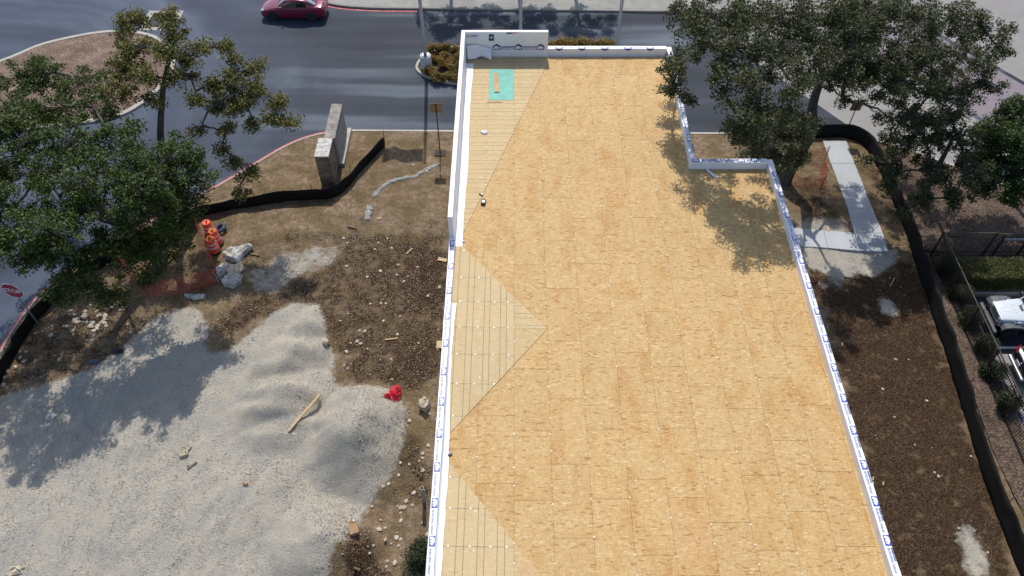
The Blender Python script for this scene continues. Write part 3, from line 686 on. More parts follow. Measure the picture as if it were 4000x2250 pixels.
# parapets: slightly uneven wrapped boxes
def parapet(x0, x1, y0, y1, z1, name='parapet', z0=ZR - .03, wob=.012, cuts=.6):
    m = MB(); lx, ly = x1 - x0, y1 - y0; along = 'x' if lx > ly else 'y'; L = max(lx, ly); n = max(2, int(L / cuts))
    rows = []
    for i in range(n + 1):
        t_ = i / n; w = [random.uniform(-wob, wob) for _ in range(4)]
        if i in (0, n): w = [0] * 4
        if along == 'y':
            y = y0 + ly * t_; rows.append([(x0, y, z0), (x1 + w[0], y, z0), (x1 + w[1], y, z1 + w[2] * .5), (x0 + w[3] * .5, y, z1 + w[2] * .5)])
        else:
            x = x0 + lx * t_; rows.append([(x, y1, z0), (x, y0 + w[0], z0), (x, y0 + w[1], z1 + w[2] * .5), (x, y1 + w[3] * .5, z1 + w[2] * .5)])
    vs = [v for r in rows for v in r]; fs = []
    for i in range(n):
        for j in range(4): fs.append((i * 4 + j, i * 4 + (j + 1) % 4, (i + 1) * 4 + (j + 1) % 4, (i + 1) * 4 + j))
    fs += [(3, 2, 1, 0), tuple(n * 4 + j for j in range(4))]
    m.add(vs, fs); o = m.build(name, M['wrap'], B)
    bm = bmesh.new(); bm.from_mesh(o.data); bmesh.ops.recalc_face_normals(bm, faces=bm.faces); bm.to_mesh(o.data); bm.free()
    md = o.modifiers.new('bevel', 'BEVEL'); md.width = .018; md.segments = 2; md.limit_method = 'ANGLE'; md.angle_limit = R(50)
    return o
ZT, ZL, ZRR, ZB = 8.60, 7.56, 7.52, 7.60
p_left = parapet(-2.535, -2.305, 2, 21.38, ZL)
p_tall = parapet(-2.545, -2.355, 21.4, 34.08, ZT, wob=.006)
p_back = parapet(-2.35, 1.66, 33.90, 34.085, ZT, wob=.006)
p_low = parapet(1.67, 7.54, 34.0, 34.26, ZB, wob=.008)
p_ur = parapet(7.55, 7.80, 25.95, 34.27, ZRR + .02)
p_step = parapet(7.53, 10.84, 25.67, 25.93, ZRR + .05, wob=.006)
p_right = parapet(10.86, 11.10, 2, 25.94, ZRR)
# loose wrap lapped onto the deck
def lap(xa, xb, y0, y1, zf, name='wrap_flap'):
    m = MB(); n = int((y1 - y0) / .45); vs = []
    for i in range(n + 1):
        y = y0 + (y1 - y0) * i / n; z = zf(y); e = random.uniform(-.02, .02); vs += [(xa, y, z + .10), (xa + .05, y, z + .012 + random.uniform(0, .008)), (xb(y) + e, y, z + random.uniform(.004, .010))]
    m.add(vs, [(i * 3 + j + 3, i * 3 + j, i * 3 + j + 1, i * 3 + j + 4) for i in range(n) for j in (0, 1)])
    m.f = [f[::-1] for f in m.f]
    o = m.build(name, M['wrap'], p_left); md = o.modifiers.new('solid', 'SOLIDIFY'); md.thickness = .004; md.offset = 1
    return o
lap(-2.36, lambda y: -2.02 - .02 * math.sin(y * .9), 21.15, 33.3, lambda y: ZR + .022)
lap(-2.30, lambda y: -2.14 + .05 * math.sin(y * .7) if y > 10 else -2.10, 2.2, 18.2, lambda y: ZR + max(s2(-2.2, y), s3(-2.2, y)) + .008)
# torn wrap hanging at the inner corner
m = MB(); pts = [P(1180, 130, 8.0), P(1200, 128, 8.0)]
vs = [(-2.3, 33.80, 7.9), (-1.9, 33.86, 7.95), (-1.15, 33.86, 7.75), (-2.28, 33.55, 7.30), (-1.95, 33.62, 7.28), (-1.6, 33.70, 7.42), (-1.1, 33.52, 7.27)]
m.add(vs, [(0, 3, 4, 1), (1, 4, 5), (1, 5, 6, 2)]); o = m.build('wrap_flap', M['wrap'], p_back); o.modifiers.new('solid', 'SOLIDIFY').thickness = .004
# strip of wrap trailing on the deck near the step
m = MB(); q = [P(1775, 420, ZR + .06), P(1783, 432, ZR + .03), P(1795, 441, ZR + .02), P(1803, 447, ZR + .012)]
vs = []
for i, p_ in enumerate(q): vs += [(p_.x - .05, p_.y - .03, p_.z), (p_.x + .07, p_.y + .03, p_.z + .008)]
m.add(vs, [(i * 2, i * 2 + 1, i * 2 + 3, i * 2 + 2) for i in range(3)]); m.build('wrap_flap', M['wrap'], p_step).modifiers.new('solid', 'SOLIDIFY').thickness = .004

# printing on the wrap
def text_mesh(s, size, mat, name='print', bold=.0, align='LEFT'):
    cu = bpy.data.curves.new(name, 'FONT'); cu.body = s; cu.size = size; cu.align_x = align; cu.offset = bold; cu.resolution_u = 2
    ob = bpy.data.objects.new(name, cu); COL.objects.link(ob); bpy.context.view_layer.update()
    me = bpy.data.meshes.new_from_object(ob.evaluated_get(bpy.context.evaluated_depsgraph_get())); me.name = name
    bpy.data.objects.remove(ob); bpy.data.curves.remove(cu); me.materials.clear(); me.materials.append(mat); return me
HOUSE = [(-.20, 0), (.20, 0), (.20, .22), (0, .36), (-.20, .22)]
BEAR = [(-.165, .03), (-.165, .12), (-.12, .20), (-.02, .235), (.07, .20), (.10, .165), (.155, .15), (.165, .10), (.13, .085), (.125, .03), (.085, .03), (.08, .085), (.04, .075), (.03, .03), (-.02, .03), (-.02, .08), (-.06, .085), (-.075, .03)]
def logo_mesh(name, ink, hs=1.0, full_=True, clip=None):
    m = MB(); hp = [(a * hs, b * hs) for a, b in HOUSE]; bp = [(a * hs, b * hs) for a, b in BEAR]
    if clip: hp = clip_half(hp, 0, 1, clip); 
    bm = bmesh.new(); f = bm.faces.new([bm.verts.new((a, b, 0)) for a, b in hp]); f.material_index = 0
    bp2 = [(a, min(b, clip - .012 if clip else 9)) for a, b in bp]
    f = bm.faces.new([bm.verts.new((a, b, .002)) for a, b in bp2]); f.material_index = 1
    bmesh.ops.triangulate(bm, faces=bm.faces[:])
    me = bpy.data.meshes.new(name); bm.to_mesh(me); bm.free(); me.materials.append(ink); me.materials.append(M['bear_white'])
    return me
tx_b = text_mesh('BARRICADE', .115, M['ink'], 'brand_print', .004); tx_w = text_mesh('BUILDING WRAP', .10, M['ink_grey'], 'wrap_print', .001)
tx_w2 = text_mesh('BUILDING WRAP', .105, M['ink_grey'], 'wrap_print', .002)
lg_f = logo_mesh('bear_logo', M['ink'], .95); lg_c = logo_mesh('bear_logo', M['ink_blue'], .80, clip=.18)
def place(me, name, par, origin, ex, ey, lift=.004):
    ex, ey = Vector(ex).normalized(), Vector(ey).normalized(); ez = ex.cross(ey); off = offset(par)
    o = link(name, me, par); o.matrix_local = Matrix.Translation(Vector(origin) + ez * lift - off) @ Matrix((ex, ey, ez)).transposed().to_4x4(); return o
def cap_prints(par, x_edge, ys_, z, two=True):
    """prints running towards the viewer along a parapet top; the letters' tops point to +x"""
    for y in ys_:
        place(lg_c, 'bear_logo', par, (x_edge - .19, y, z), (0, -1, 0), (1, 0, 0), .012)
        place(tx_w, 'wrap_print', par, (x_edge - .165, y - .22, z), (0, -1, 0), (1, 0, 0), .012)
cap_prints(p_left, -2.31, [21.0 - i * 1.19 for i in range(0, 16)], ZL)
cap_prints(p_right, 11.095, [25.0 - i * 1.22 for i in range(0, 19)], ZRR)
tx_s = text_mesh('BARRICADE', .075, M['ink'], 'brand_print', .002)
for i in range(19): place(tx_s, 'brand_print', p_right, (11.03, 25.0 - i * 1.22 - .22, ZRR), (0, -1, 0), (1, 0, 0), .012)
cap_prints(p_ur, 7.80, [33.2 - i * 1.2 for i in range(6)], ZRR + .02)
for i in range(6): place(tx_b, 'brand_print', p_ur, (7.745, 33.2 - i * 1.2 - .24, ZRR + .02), (0, -1, 0), (1, 0, 0), .012)
# tall left parapet: prints on the shaded inner face
for i in range(9): 
    y = 32.4 - i * 1.2
    place(lg_c, 'bear_logo', p_tall, (-2.352, y, 7.30), (0, -1, 0), (0, 0, 1), .008); place(tx_w2, 'wrap_print', p_tall, (-2.352, y - .24, 7.34), (0, -1, 0), (0, 0, 1), .008)
# step parapet top
for x in (7.78, 8.75, 9.72):
    place(lg_c, 'bear_logo', p_step, (x, 25.70, ZRR + .05), (1, 0, 0), (0, 1, 0), .012); place(tx_b, 'brand_print', p_step, (x + .24, 25.80, ZRR + .05), (1, 0, 0), (0, 1, 0), .012); place(tx_w, 'wrap_print', p_step, (x + .24, 25.705, ZRR + .05), (1, 0, 0), (0, 1, 0), .012)
place(lg_c, 'bear_logo', p_step, (10.32, 25.74, ZRR + .05), (1, 0, 0), (0, 1, 0), .012)
# tall back parapet, inner face
for x in (-.85, .22, 1.30):
    place(lg_f, 'bear_logo', p_back, (x, 33.895, 7.62), (1, 0, 0), (0, 0, 1), .010)
    if x < 1: place(tx_b, 'brand_print', p_back, (x + .24, 33.895, 7.74), (1, 0, 0), (0, 0, 1), .010); place(tx_w2, 'wrap_print', p_back, (x + .24, 33.895, 7.63), (1, 0, 0), (0, 0, 1), .010)
place(text_mesh('55-4900', .17, M['ink_grey'], 'phone_print', .003), 'phone_print', p_back, (-2.32, 33.895, 8.33), (1, 0, 0), (0, 0, 1), .010)
# star emblem with ragged navy field
m = MB(); m.add([(0, 0, 0), (.05, .0, 0), (.24, 0, 0), (.24, .36, 0), (.02, .36, 0), (-.01, .27, 0), (.02, .2, 0), (-.02, .12, 0)], [tuple(range(8))], 0)
st = [(.125 + (.085 if i % 2 == 0 else .035) * math.sin(i * math.pi / 5), .19 + (.085 if i % 2 == 0 else .035) * math.cos(i * math.pi / 5), .003) for i in range(10)]
m.add([(.125, .19, .003)] + st, [(0, 1 + (i + 1) % 10, 1 + i) for i in range(10)], 1)
place(m.mesh('star_emblem', [M['ink'], M['bear_white']]), 'star_emblem', p_back, (-1.22, 33.895, 8.12), (1, 0, 0), (0, 0, 1), .010)
m = MB(); m.add([(0, 0, 0), (.24, 0, 0), (.24, .09, 0), (0, .09, 0)], [(0, 1, 2, 3)], 0); m.add([(.24, .02, 0), (.62, .05, 0), (.55, .085, 0), (.24, .09, 0)], [(0, 1, 2, 3)], 1)
place(m.mesh('flag_emblem', [M['ink'], M['ink_red']]), 'flag_emblem', p_back, (-.36, 33.895, 8.505), (1, 0, 0), (0, 0, 1), .010)
m = MB(); m.add([(-1.03, 33.893, 7.26), (-.985, 33.893, 7.26), (-.985, 33.893, 8.58), (-1.03, 33.893, 8.58)], [(0, 1, 2, 3)]); 
# low back parapet: shields folded over the edge, upside down lettering on top
for i, x in enumerate((2.22, 3.35, 4.48, 5.62, 6.72)):
    m = MB(); w = .18
    m.add([(-w, .13, 0), (w, .13, 0), (w, .0, 0), (-w, .0, 0)], [(3, 2, 1, 0)], 0); m.add([(-.12, .11, .002), (.12, .11, .002), (.12, .02, .002), (-.12, .02, .002)], [(3, 2, 1, 0)], 1)
    place(m.mesh('shield_logo', [M['ink_blue'], M['bear_white']]), 'shield_logo', p_low, (x, 34.0, ZB), (1, 0, 0), (0, 1, 0), .010)
    m = MB(); m.add([(-w, .0, 0), (w, .0, 0), (w, -.02, 0), (0, -.11, 0), (-w, -.02, 0)], [(4, 3, 2, 1, 0)], 0)
    place(m.mesh('shield_logo', [M['ink']]), 'shield_logo', p_low, (x, 33.995, ZB), (1, 0, 0), (0, 0, 1), .012)
    place(tx_w, 'wrap_print', p_low, (x - .24, 34.16, ZB), (-1, 0, 0), (0, -1, 0), .010)

# ================================================================== VEGETATION
def leaf_mesh(name, cen, L, mat, upness=.35):
    n = len(cen)
    d = RNG.normal(size=(n, 3)); d[:, 2] = d[:, 2] * .6 - .15; d /= np.linalg.norm(d, axis=1)[:, None]
    nm = RNG.normal(size=(n, 3)); nm[:, 2] += upness * 3; s = np.cross(d, nm); s /= np.linalg.norm(s, axis=1)[:, None] + 1e-6
    ln = L * RNG.uniform(.7, 1.35, n)[:, None]; w = ln * .30
    up = np.cross(s, d)
    V = np.stack([cen, cen + d * ln * .5 + s * w + up * ln * .08, cen + d * ln, cen + d * ln * .5 - s * w + up * ln * .08], 1)
    F = np.arange(n * 4).reshape(n, 4)
    me = bpy.data.meshes.new(name); np_mesh(me, V.reshape(-1, 3), F); me.materials.append(mat); return me
def rand_ball(n):
    v = RNG.normal(size=(n, 3)); v /= np.linalg.norm(v, axis=1)[:, None]; return v * (RNG.random(n) ** .45)[:, None]
def limb(m, a, b, r0, r1, n=6, sag=.12, kink=.12, segs=6):
    a, b = Vector(a), Vector(b); L = (b - a).length; pts = []; rr = []
    for i in range(segs + 1):
        t_ = i / segs; p = a.lerp(b, t_); p.z += math.sin(t_ * math.pi) * L * sag
        if 0 < i < segs: p += Vector((random.uniform(-1, 1), random.uniform(-1, 1), random.uniform(-1, 1))) * L * kink / segs * 1.6
        pts.append(p); rr.append(r0 + (r1 - r0) * t_ ** .8)
    m.tube(pts, rr, n); return pts
def make_tree(label, base, trunk, blobs, leaf, L, dens, name='oak_tree', group=None, r_trunk=.28, twig=.5, clump=.42, bare=0):
    """trunk: list of world points; blobs: (world centre, radius); limbs reach from the trunk to each blob"""
    T = thing(name, label, 'tree', base, 0, group)
    tm = MB(); pts = smooth_path(trunk, .4); k = len(pts)
    tm.tube(pts, [r_trunk * (1.35 - .85 * i / (k - 1)) if i else r_trunk * 1.7 for i in range(k)], 9); bm_ = tm; tw = MB(); cen = []
    nodes = [p.copy() for p in pts[k // 2:]]
    for c, r in sorted(blobs, key=lambda q: (q[0] - pts[-1]).length):
        src = min(nodes, key=lambda q: (q - c).length + (0.25 * max(0, q.z - c.z))); d = (c - src).length
        lp = limb(bm_, src, c, min(.13, .035 + .024 * d) if d > .5 else .04, .028, 6, random.uniform(.02, .12)); nodes += lp[2:]
        ns = max(4, int(10 * r * r * dens))
        for _ in range(ns):
            q = rand_ball(1)[0] * r; q[2] *= .62; p = c + Vector(q)
            a0 = random.choice(lp[3:]); limb(tw, a0, p, .016, .006, 3, .06, .3, 3)
            s = clump * random.uniform(.55, 1.25); nl = int(125 * s / .42 * random.uniform(.6, 1.2))
            b = rand_ball(nl) * s; b[:, 2] *= .7; cen.append(b + np.array(p))
        for _ in range(int(bare * r)):
            q = rand_ball(1)[0] * r * 1.25; p = c + Vector(q); limb(tw, random.choice(lp[3:]), p, .011, .004, 3, .04, .5, 4)
    bm_.build('trunk', M['bark'], T, smooth=True); tw.build('twigs', M['twig'], T)['kind'] = 'stuff'
    cen = np.concatenate(cen); off = np.array(base)
    me = leaf_mesh('crown', cen - off, L, leaf); link('crown', me, T); return T
def bl(lst): return [(P(a, b, z), r) for a, b, z, r in lst]

# left: dark green oak in front, olive thin oak behind it
bA = Vector((-17.9, 26.6, 0))
make_tree('dense dark green oak nearest the stop sign, inside the orange mesh', (bA.x, bA.y, 0), [bA + Vector((0, 0, -.2)), bA + Vector((-.3, -.2, 1.8)), bA + Vector((-.9, -.5, 3.6)), bA + Vector((-1.3, -.7, 5.4))],
          bl([(60, 200, 6.6, 1.25), (120, 185, 6.8, 1.2), (205, 210, 7.0, 1.35), (30, 280, 7.0, 1.3), (130, 285, 7.2, 1.4), (240, 270, 7.2, 1.1), (60, 360, 7.4, 1.4), (180, 355, 7.6, 1.5), (290, 340, 7.4, 1.2), (20, 440, 7.0, 1.2),
              (110, 450, 7.6, 1.3), (230, 440, 7.8, 1.5), (340, 410, 7.6, 1.4), (430, 390, 7.2, 1.3), (480, 440, 6.6, 1.2), (400, 480, 6.8, 1.4), (300, 520, 7.0, 1.4), (180, 530, 7.0, 1.1), (20, 545, 6.8, .9),
              (430, 560, 5.4, 1.1), (360, 590, 5.2, 1.1), (270, 610, 5.8, 1.0), (120, 620, 6.4, 1.0), (60, 660, 6.2, .8), (170, 680, 5.2, 1.0), (330, 660, 4.2, .9), (400, 640, 4.0, .8), (230, 730, 3.8, .9), (290, 750, 3.2, .7), (150, 740, 4.0, .8), (380, 690, 3.4, .6), (330, 470, 7.8, 1.2), (400, 520, 6.4, 1.2), (470, 500, 5.8, 1.0), (310, 600, 5.6, 1.0), (370, 620, 4.8, 1.0), (150, 590, 7.0, 1.1), (80, 560, 7.6, 1.0), (20, 330, 7.6, 1.2), (-50, 420, 8, 1.3), (-80, 520, 8, 1.3), (-40, 600, 7.6, 1.1), (-120, 440, 8, 1.3), (-60, 320, 7.6, 1.2), (-20, 500, 8, 1.0), (450, 600, 4.2, .7), (210, 640, 5.6, .8), (20, 620, 7.4, .8)]),
          M['leaf_green'], .12, 1.7, r_trunk=.30, bare=1, clump=.38)
bB = Vector((-16.9, 29.0, 0))
make_tree('thin olive oak with bare limbs reaching over the asphalt', (bB.x, bB.y, 0), [bB + Vector((0, 0, -.2)), bB + Vector((-.2, .3, 2)), bB + Vector((-.3, .8, 4.2)), P(404, 340, 6.2), P(410, 230, 7.6), P(425, 150, 8.6)],
          bl([(330, 45, 8.6, .85), (300, 90, 8.4, .7), (345, 120, 8.6, .8), (420, 40, 9.4, .6), (440, 80, 9.2, .8), (400, 130, 9.0, .7), (480, 140, 8.8, .8), (520, 120, 8.6, .5), (310, 170, 8.2, .9), (370, 190, 8.4, .7), (430, 200, 8.2, .6), (300, 225, 7.8, .8),
              (560, 120, 8.6, .45), (580, 140, 8.4, .55), (590, 200, 7.8, .7), (540, 215, 7.6, .7), (640, 170, 7.8, .6), (650, 220, 7.4, .7), (700, 260, 7.0, .6), (620, 260, 7.0, .8), (560, 270, 7.0, .8), (690, 300, 6.6, .6), (730, 310, 6.4, .4), (500, 250, 7.4, .5),
              (480, 190, 8.0, .45), (640, 310, 6.2, .5), (570, 330, 6.0, .5), (590, 400, 4.8, .55), (620, 440, 4.2, .5), (600, 480, 3.6, .45), (560, 370, 5.4, .4), (500, 330, 6.4, .4), (380, 255, 7.6, .5)]),
          M['leaf_olive'], .12, 2.3, r_trunk=.20, clump=.40, bare=3)
# right: wide live oak behind the building step
bR = Vector((14.9, 32.6, 0))
make_tree('wide spreading live oak overhanging the roof step', (bR.x, bR.y, 0), [bR + Vector((0, 0, -.2)), bR + Vector((.2, .1, 1.6)), bR + Vector((.7, .3, 3.2)), P(2045, 262, 5.2), P(2065, 200, 6.4)],
          bl([(1740, 40, 11.6, 1.0), (1800, 40, 12.2, 1.3), (1880, 50, 11.0, 1.4), (1980, 50, 12.2, 1.5), (2090, 50, 11.2, 1.6), (2190, 40, 10.4, 1.4), (2300, 40, 9.8, 1.5), (2400, 50, 9.2, 1.4), (2470, 70, 8.8, 1.1), (1755, 110, 12, .9), (1830, 120, 12.3, 1.2),
              (1930, 130, 12.4, 1.4), (2040, 130, 11.6, 1.4), (2140, 130, 10.4, 1.3), (2250, 130, 9.4, 1.3), (2340, 140, 9.0, 1.4), (2430, 150, 8.6, 1.3), (2510, 120, 8.2, .8), (2480, 210, 7.8, .8), (1720, 165, 10.4, .6), (1800, 180, 11.8, .7), (1890, 200, 12.2, 1.0), (1985, 200, 12.2, 1.1),
              (1890, 270, 11.6, .8), (1950, 280, 11.4, .9), (2000, 300, 8.0, .9), (2170, 210, 8.2, 1.1), (2260, 220, 8.2, 1.3), (2350, 230, 7.8, 1.2), (2420, 240, 7.4, .8), (1695, 225, 9.4, .45), (1850, 320, 10.4, .6), (1880, 360, 9.9, .6), (1830, 250, 11, .5), (1900, 390, 4.6, .9), (1940, 380, 4.8, 1.0), (1990, 390, 3.6, .8), (1960, 330, 6, 1.0), (1870, 330, 6.4, .8), (2020, 350, 5, .6), (1900, 320, 7.5, .9),
              (2130, 250, 6.8, .5), (2290, 290, 6.4, 1.0), (2240, 300, 6.4, .6), (2360, 300, 6.2, .9), (2540, 80, 8.2, .5), (2180, 20, 8, 1.2), (2260, 40, 8, 1.2), (2120, 40, 8, 1.1), (2200, 90, 7.6, 1.1), (2110, 110, 6.8, .9),
              (2320, 120, 6.2, 1.2), (2190, 160, 6.2, .9), (2290, 210, 5.8, 1.0), (2400, 200, 5.8, 1.1), (2070, 190, 9, 1.0), (2150, 100, 9.5, 1.2), (2210, 170, 8.8, 1.0), (2120, 175, 9.6, .9), (2000, 330, 6, .8), (2030, 310, 6.2, .7), (1980, 420, 2.6, .7), (2010, 380, 4, .7), (1930, 410, 3.4, .8), (1692, 185, 9, .7), (1690, 225, 9.3, .6), (1700, 145, 9, .6), (1720, 250, 9.6, .5)]),
          M['leaf_oak'], .11, 2.1, name='live_oak_tree', r_trunk=.36, bare=4, clump=.36)
bS = Vector((22.0, 31.0, 0)); 
make_tree('scraggy oak with drooping twigs over the leaf litter near the iron fence', (bS.x, bS.y, 0), [bS + Vector((0, 0, -.2)), bS + Vector((.1, .2, 1.6)), bS + Vector((.3, .5, 3.2)), bS + Vector((.2, .4, 4.2))],
          bl([(2250, 360, 4.6, .9), (2330, 360, 5.0, 1.1), (2410, 350, 5.2, 1.1), (2260, 430, 3.8, .8), (2340, 430, 4.2, 1.0), (2430, 430, 4.4, 1.1), (2300, 300, 5.8, .9), (2390, 290, 5.8, .8), (2320, 500, 3.0, .7), (2400, 500, 3.2, .8), (2190, 400, 3.6, .35), (2230, 470, 3.0, .4), (2270, 540, 2.2, .45)]),
          M['leaf_oak'], .13, 1.8, r_trunk=.17, clump=.38, bare=6)
bT = Vector((27.0, 31.5, 0))
make_tree('bright green leafy tree at the right edge beyond the fence', (bT.x, bT.y, 0), [bT + Vector((0, 0, -.2)), bT + Vector((0, 0, 1.6)), bT + Vector((.1, .1, 3.2))],
          bl([(2470, 400, 3.6, 1.0), (2520, 340, 4.6, 1.1), (2480, 430, 3.0, 1.0), (2530, 300, 4.6, 1.0), (2580, 280, 5.0, 1.1), (2490, 350, 4.0, .9), (2560, 370, 4.4, 1.2), (2500, 420, 3.4, .9), (2570, 440, 3.6, 1.1), (2540, 490, 2.6, .9), (2480, 470, 2.6, .7), (2610, 380, 4.6, 1.2), (2455, 330, 4.0, .5)]),
          M['leaf_bright'], .14, 2.0, r_trunk=.15, name='leafy_tree')
# street trees on the far pavement (above the picture edge; their shade falls on the road)
for i, (x, y, lab) in enumerate(((-4.6, 53.6, 'street tree on the far pavement behind the first flag pole'), (.2, 53.8, 'street tree on the far pavement behind the middle flag pole'), (4.2, 53.2, 'street tree on the far pavement behind the third flag pole'))):
    b = Vector((x, y, 0)); c = b + Vector((0, 0, 6.6))
    make_tree(lab, (x, y, 0), [b + Vector((0, 0, -.2)), b + Vector((.05, 0, 2)), b + Vector((0, .1, 4.4)), c],
              [(c + Vector((dx, dy, dz)), r) for dx, dy, dz, r in ((0, 0, .6, 1.2), (-1.3, -.6, -.4, 1.1), (1.4, -.4, -.3, 1.1), (.3, 1.2, -.2, 1.1), (-.4, -1.3, -.6, 1.0), (1.9, .4, -1, .7), (-2.0, .5, -.9, .7))],
              M['leaf_oak'], .16, .8, name='street_tree', group='street trees on the far pavement', r_trunk=.14)

def make_shrub(label, c, r, h, leaf, L=.06, n=1600, name='shrub', group=None, cat='shrub', lump=.35, rot=0):
    T = thing(name, label, cat, c, rot, group); m = MB(); cen = []
    for i in range(max(5, int(7 * r / .35))):
        q = rand_ball(1)[0]; p = Vector((q[0] * r[0] * .78 if hasattr(r, '__len__') else q[0] * r * .75, q[1] * (r[1] if hasattr(r, '__len__') else r) * .75, h * (.5 + .38 * q[2])))
        m.tube([(p.x * .15, p.y * .15, -.05), (p.x * .6, p.y * .6, p.z * .5), p], [.018, .012, .006], 4)
        s = lump * random.uniform(.7, 1.25); b = rand_ball(max(20, n // max(5, int(7 * r / .35)))) * s; b[:, 2] *= .85; cen.append(b + np.array(p))
    m.build('stems', M['bark'], T, world=False); cen = np.concatenate(cen); cen[:, 2] = np.maximum(cen[:, 2], .03)
    link('foliage', leaf_mesh('foliage', cen, L, leaf, .6), T); return T
# island shrubs, three loose rows
sh0 = [make_shrub(None, (0, 0, -50), .42, .70, M['leaf_red'], .075, 1500, 'island_shrub', 'red and green shrubs planted in the flag pole island', lump=.22) for _ in range(3)]
spots = []
for d in ((1088, 126), (1105, 122), (1125, 118), (1145, 124), (1082, 142), (1098, 148), (1112, 160), (1128, 158), (1142, 162), (1150, 150), (1080, 178), (1098, 192), (1116, 196), (1134, 192), (1148, 196), (1138, 176), (1120, 140)):
    p = P(d[0], d[1] + 8, .0); spots.append((p.x, p.y))
for d in range(1392, 1545, 17): p = P(d, 127 + random.uniform(-2, 2), 0); spots.append((p.x, 45.15 + random.uniform(-.1, .1)))
used = 0
for i, (x, y) in enumerate(spots):
    s = sh0[i] if i < 3 else copy_tree(sh0[i % 3])
    s.location = (x, y, -.02); s.rotation_euler.z = random.uniform(0, 6.28); k = random.uniform(.72, .98); k = k if i < 17 else random.uniform(1.15, 1.4); s.scale = (k * 1.05, k * 1.05, k)
    s['label'] = ['rounded red and green shrub in the back row of the flag pole island', 'rounded red and green shrub in the middle row of the flag pole island', 'rounded red and green shrub in the front row along the flag pole island kerb'][0 if i in (0, 1, 2, 3, 4, 16) else 1 if i in (5, 6, 7, 8, 9, 15) else 2] if i < 17 else 'rounded red and green shrub in the flag pole island, seen above the low back parapet'
    s['category'] = 'shrub'; s['group'] = 'island shrubs left of the building corner' if i < 17 else 'island shrubs above the low back parapet'
# yucca in the mulch island
p = P(99, 168, 0); yu = thing('yucca_plant', 'spiky green yucca growing in the mulch island', 'plant', (p.x, p.y, .1)); m = MB()
for i in range(150):
    a = random.uniform(0, 6.28); el = random.uniform(.25, 1.5); L = random.uniform(.6, .95); d = Vector((math.cos(a) * math.cos(el), math.sin(a) * math.cos(el), math.sin(el))); s = d.cross(Vector((0, 0, 1))).normalized() * .022
    m.add([d * .05 - s, d * .05 + s, d * L * .6 + s - Vector((0, 0, .02)), d * L - Vector((0, 0, .10 * L)), d * L * .6 - s], [(0, 1, 2, 3, 4)])
m.build('leaves', M['leaf_bright'], yu, world=False)
# bush against the left wall at the bottom
p = P(1060, 1400, .6); make_shrub('dark green rounded bush against the left wall at the picture bottom', (p.x - .05, p.y, .0), .66, 1.25, M['leaf_shrub'], .07, 6500, 'bush', cat='bush', lump=.42)
# shrubs inside the iron fence
for i, y in enumerate((26.0, 24.35, 22.75, 21.2, 19.75, 18.2)):
    lab = ['dark shrub behind the iron fence, in the corner by the gate', 'dark shrub behind the iron fence, second from the corner', 'dark shrub behind the iron fence beside the white vehicle bumper', 'dark shrub behind the iron fence, fourth from the corner', 'dark shrub behind the iron fence level with the black car', 'dark shrub behind the iron fence, lowest at the picture edge'][i]
    make_shrub(lab, (21.66, y, .0), .62, 1.05, M['leaf_shrub'], .07, 5200, 'fence_shrub', 'shrubs along the iron fence', lump=.34)
# clipped hedge
hd = thing('hedge', 'clipped yellow green hedge between the parking kerb and the iron gate', 'hedge', (24.5, 25.5, 0)); n = 26000
q = np.stack([RNG.uniform(-2.6, 2.9, n), RNG.uniform(-.62, .62, n), RNG.uniform(.05, 1.0, n)], 1)
f = RNG.integers(0, 4, n); q[:, 2] = np.where(f < 2, RNG.uniform(.86, 1.04, n) + .06 * np.sin(q[:, 0] * 5), q[:, 2]); q[:, 1] = np.where(f == 2, -.62 + RNG.uniform(-.06, .06, n), np.where(f == 3, RNG.uniform(-.62, .62, n), q[:, 1]))
link('foliage', leaf_mesh('foliage', q, .07, M['leaf_hedge'], .6), hd); m = MB()
for i in range(22): x = -2.5 + i * .25; m.tube([(x, 0, -.05), (x + .05, .1, .4), (x - .05, -.1, .9)], [.02, .015, .008], 4)
m.build('stems', M['bark'], hd, world=False)

# ================================================================== SITE OBJECTS
# ---- flag poles
pole_labels = ['grey tapered flag pole on a round concrete base at the island nose', 'grey tapered flag pole rising behind the tall back parapet', 'grey tapered flag pole rising behind the low back parapet']
for i, (x, y) in enumerate(((-5.62, 43.35), (.4, 43.35), (6.45, 43.35))):
    T = thing('flag_pole', pole_labels[i], 'flag pole', (x, y, 0), 0, 'flag poles in the island')
    MB().lathe([(.36, -.1), (.36, .86), (.34, .90)], 28).build('concrete_base', M['conc_white'], T, world=False, smooth=False)
    MB().lathe([(.25, .90), (.25, .935), (.22, .95)], 24).build('collar', M['steel'], T, world=False)
    MB().lathe([(.115, .93), (.112, 2), (.105, 5), (.09, 9), (.06, 12.4), (.015, 12.5)], 16).build('pole', M['pole_metal'], T, world=False, smooth=True)
    if i == 0:
        m = MB(); n = 10; vs = []
        for a in range(n + 1):
            for b in (0, 1): vs.append((-.12 - 2.3 * a / n, .18 * math.sin(a * 1.1) * a / n, 12.2 - 1.5 * b - .35 * (a / n) ** 1.5))
        m.add(vs, [(a * 2, a * 2 + 1, a * 2 + 3, a * 2 + 2) for a in range(n)]); o = m.build('flag', M['flag'], T, world=False); o.modifiers.new('solid', 'SOLIDIFY').thickness = .004
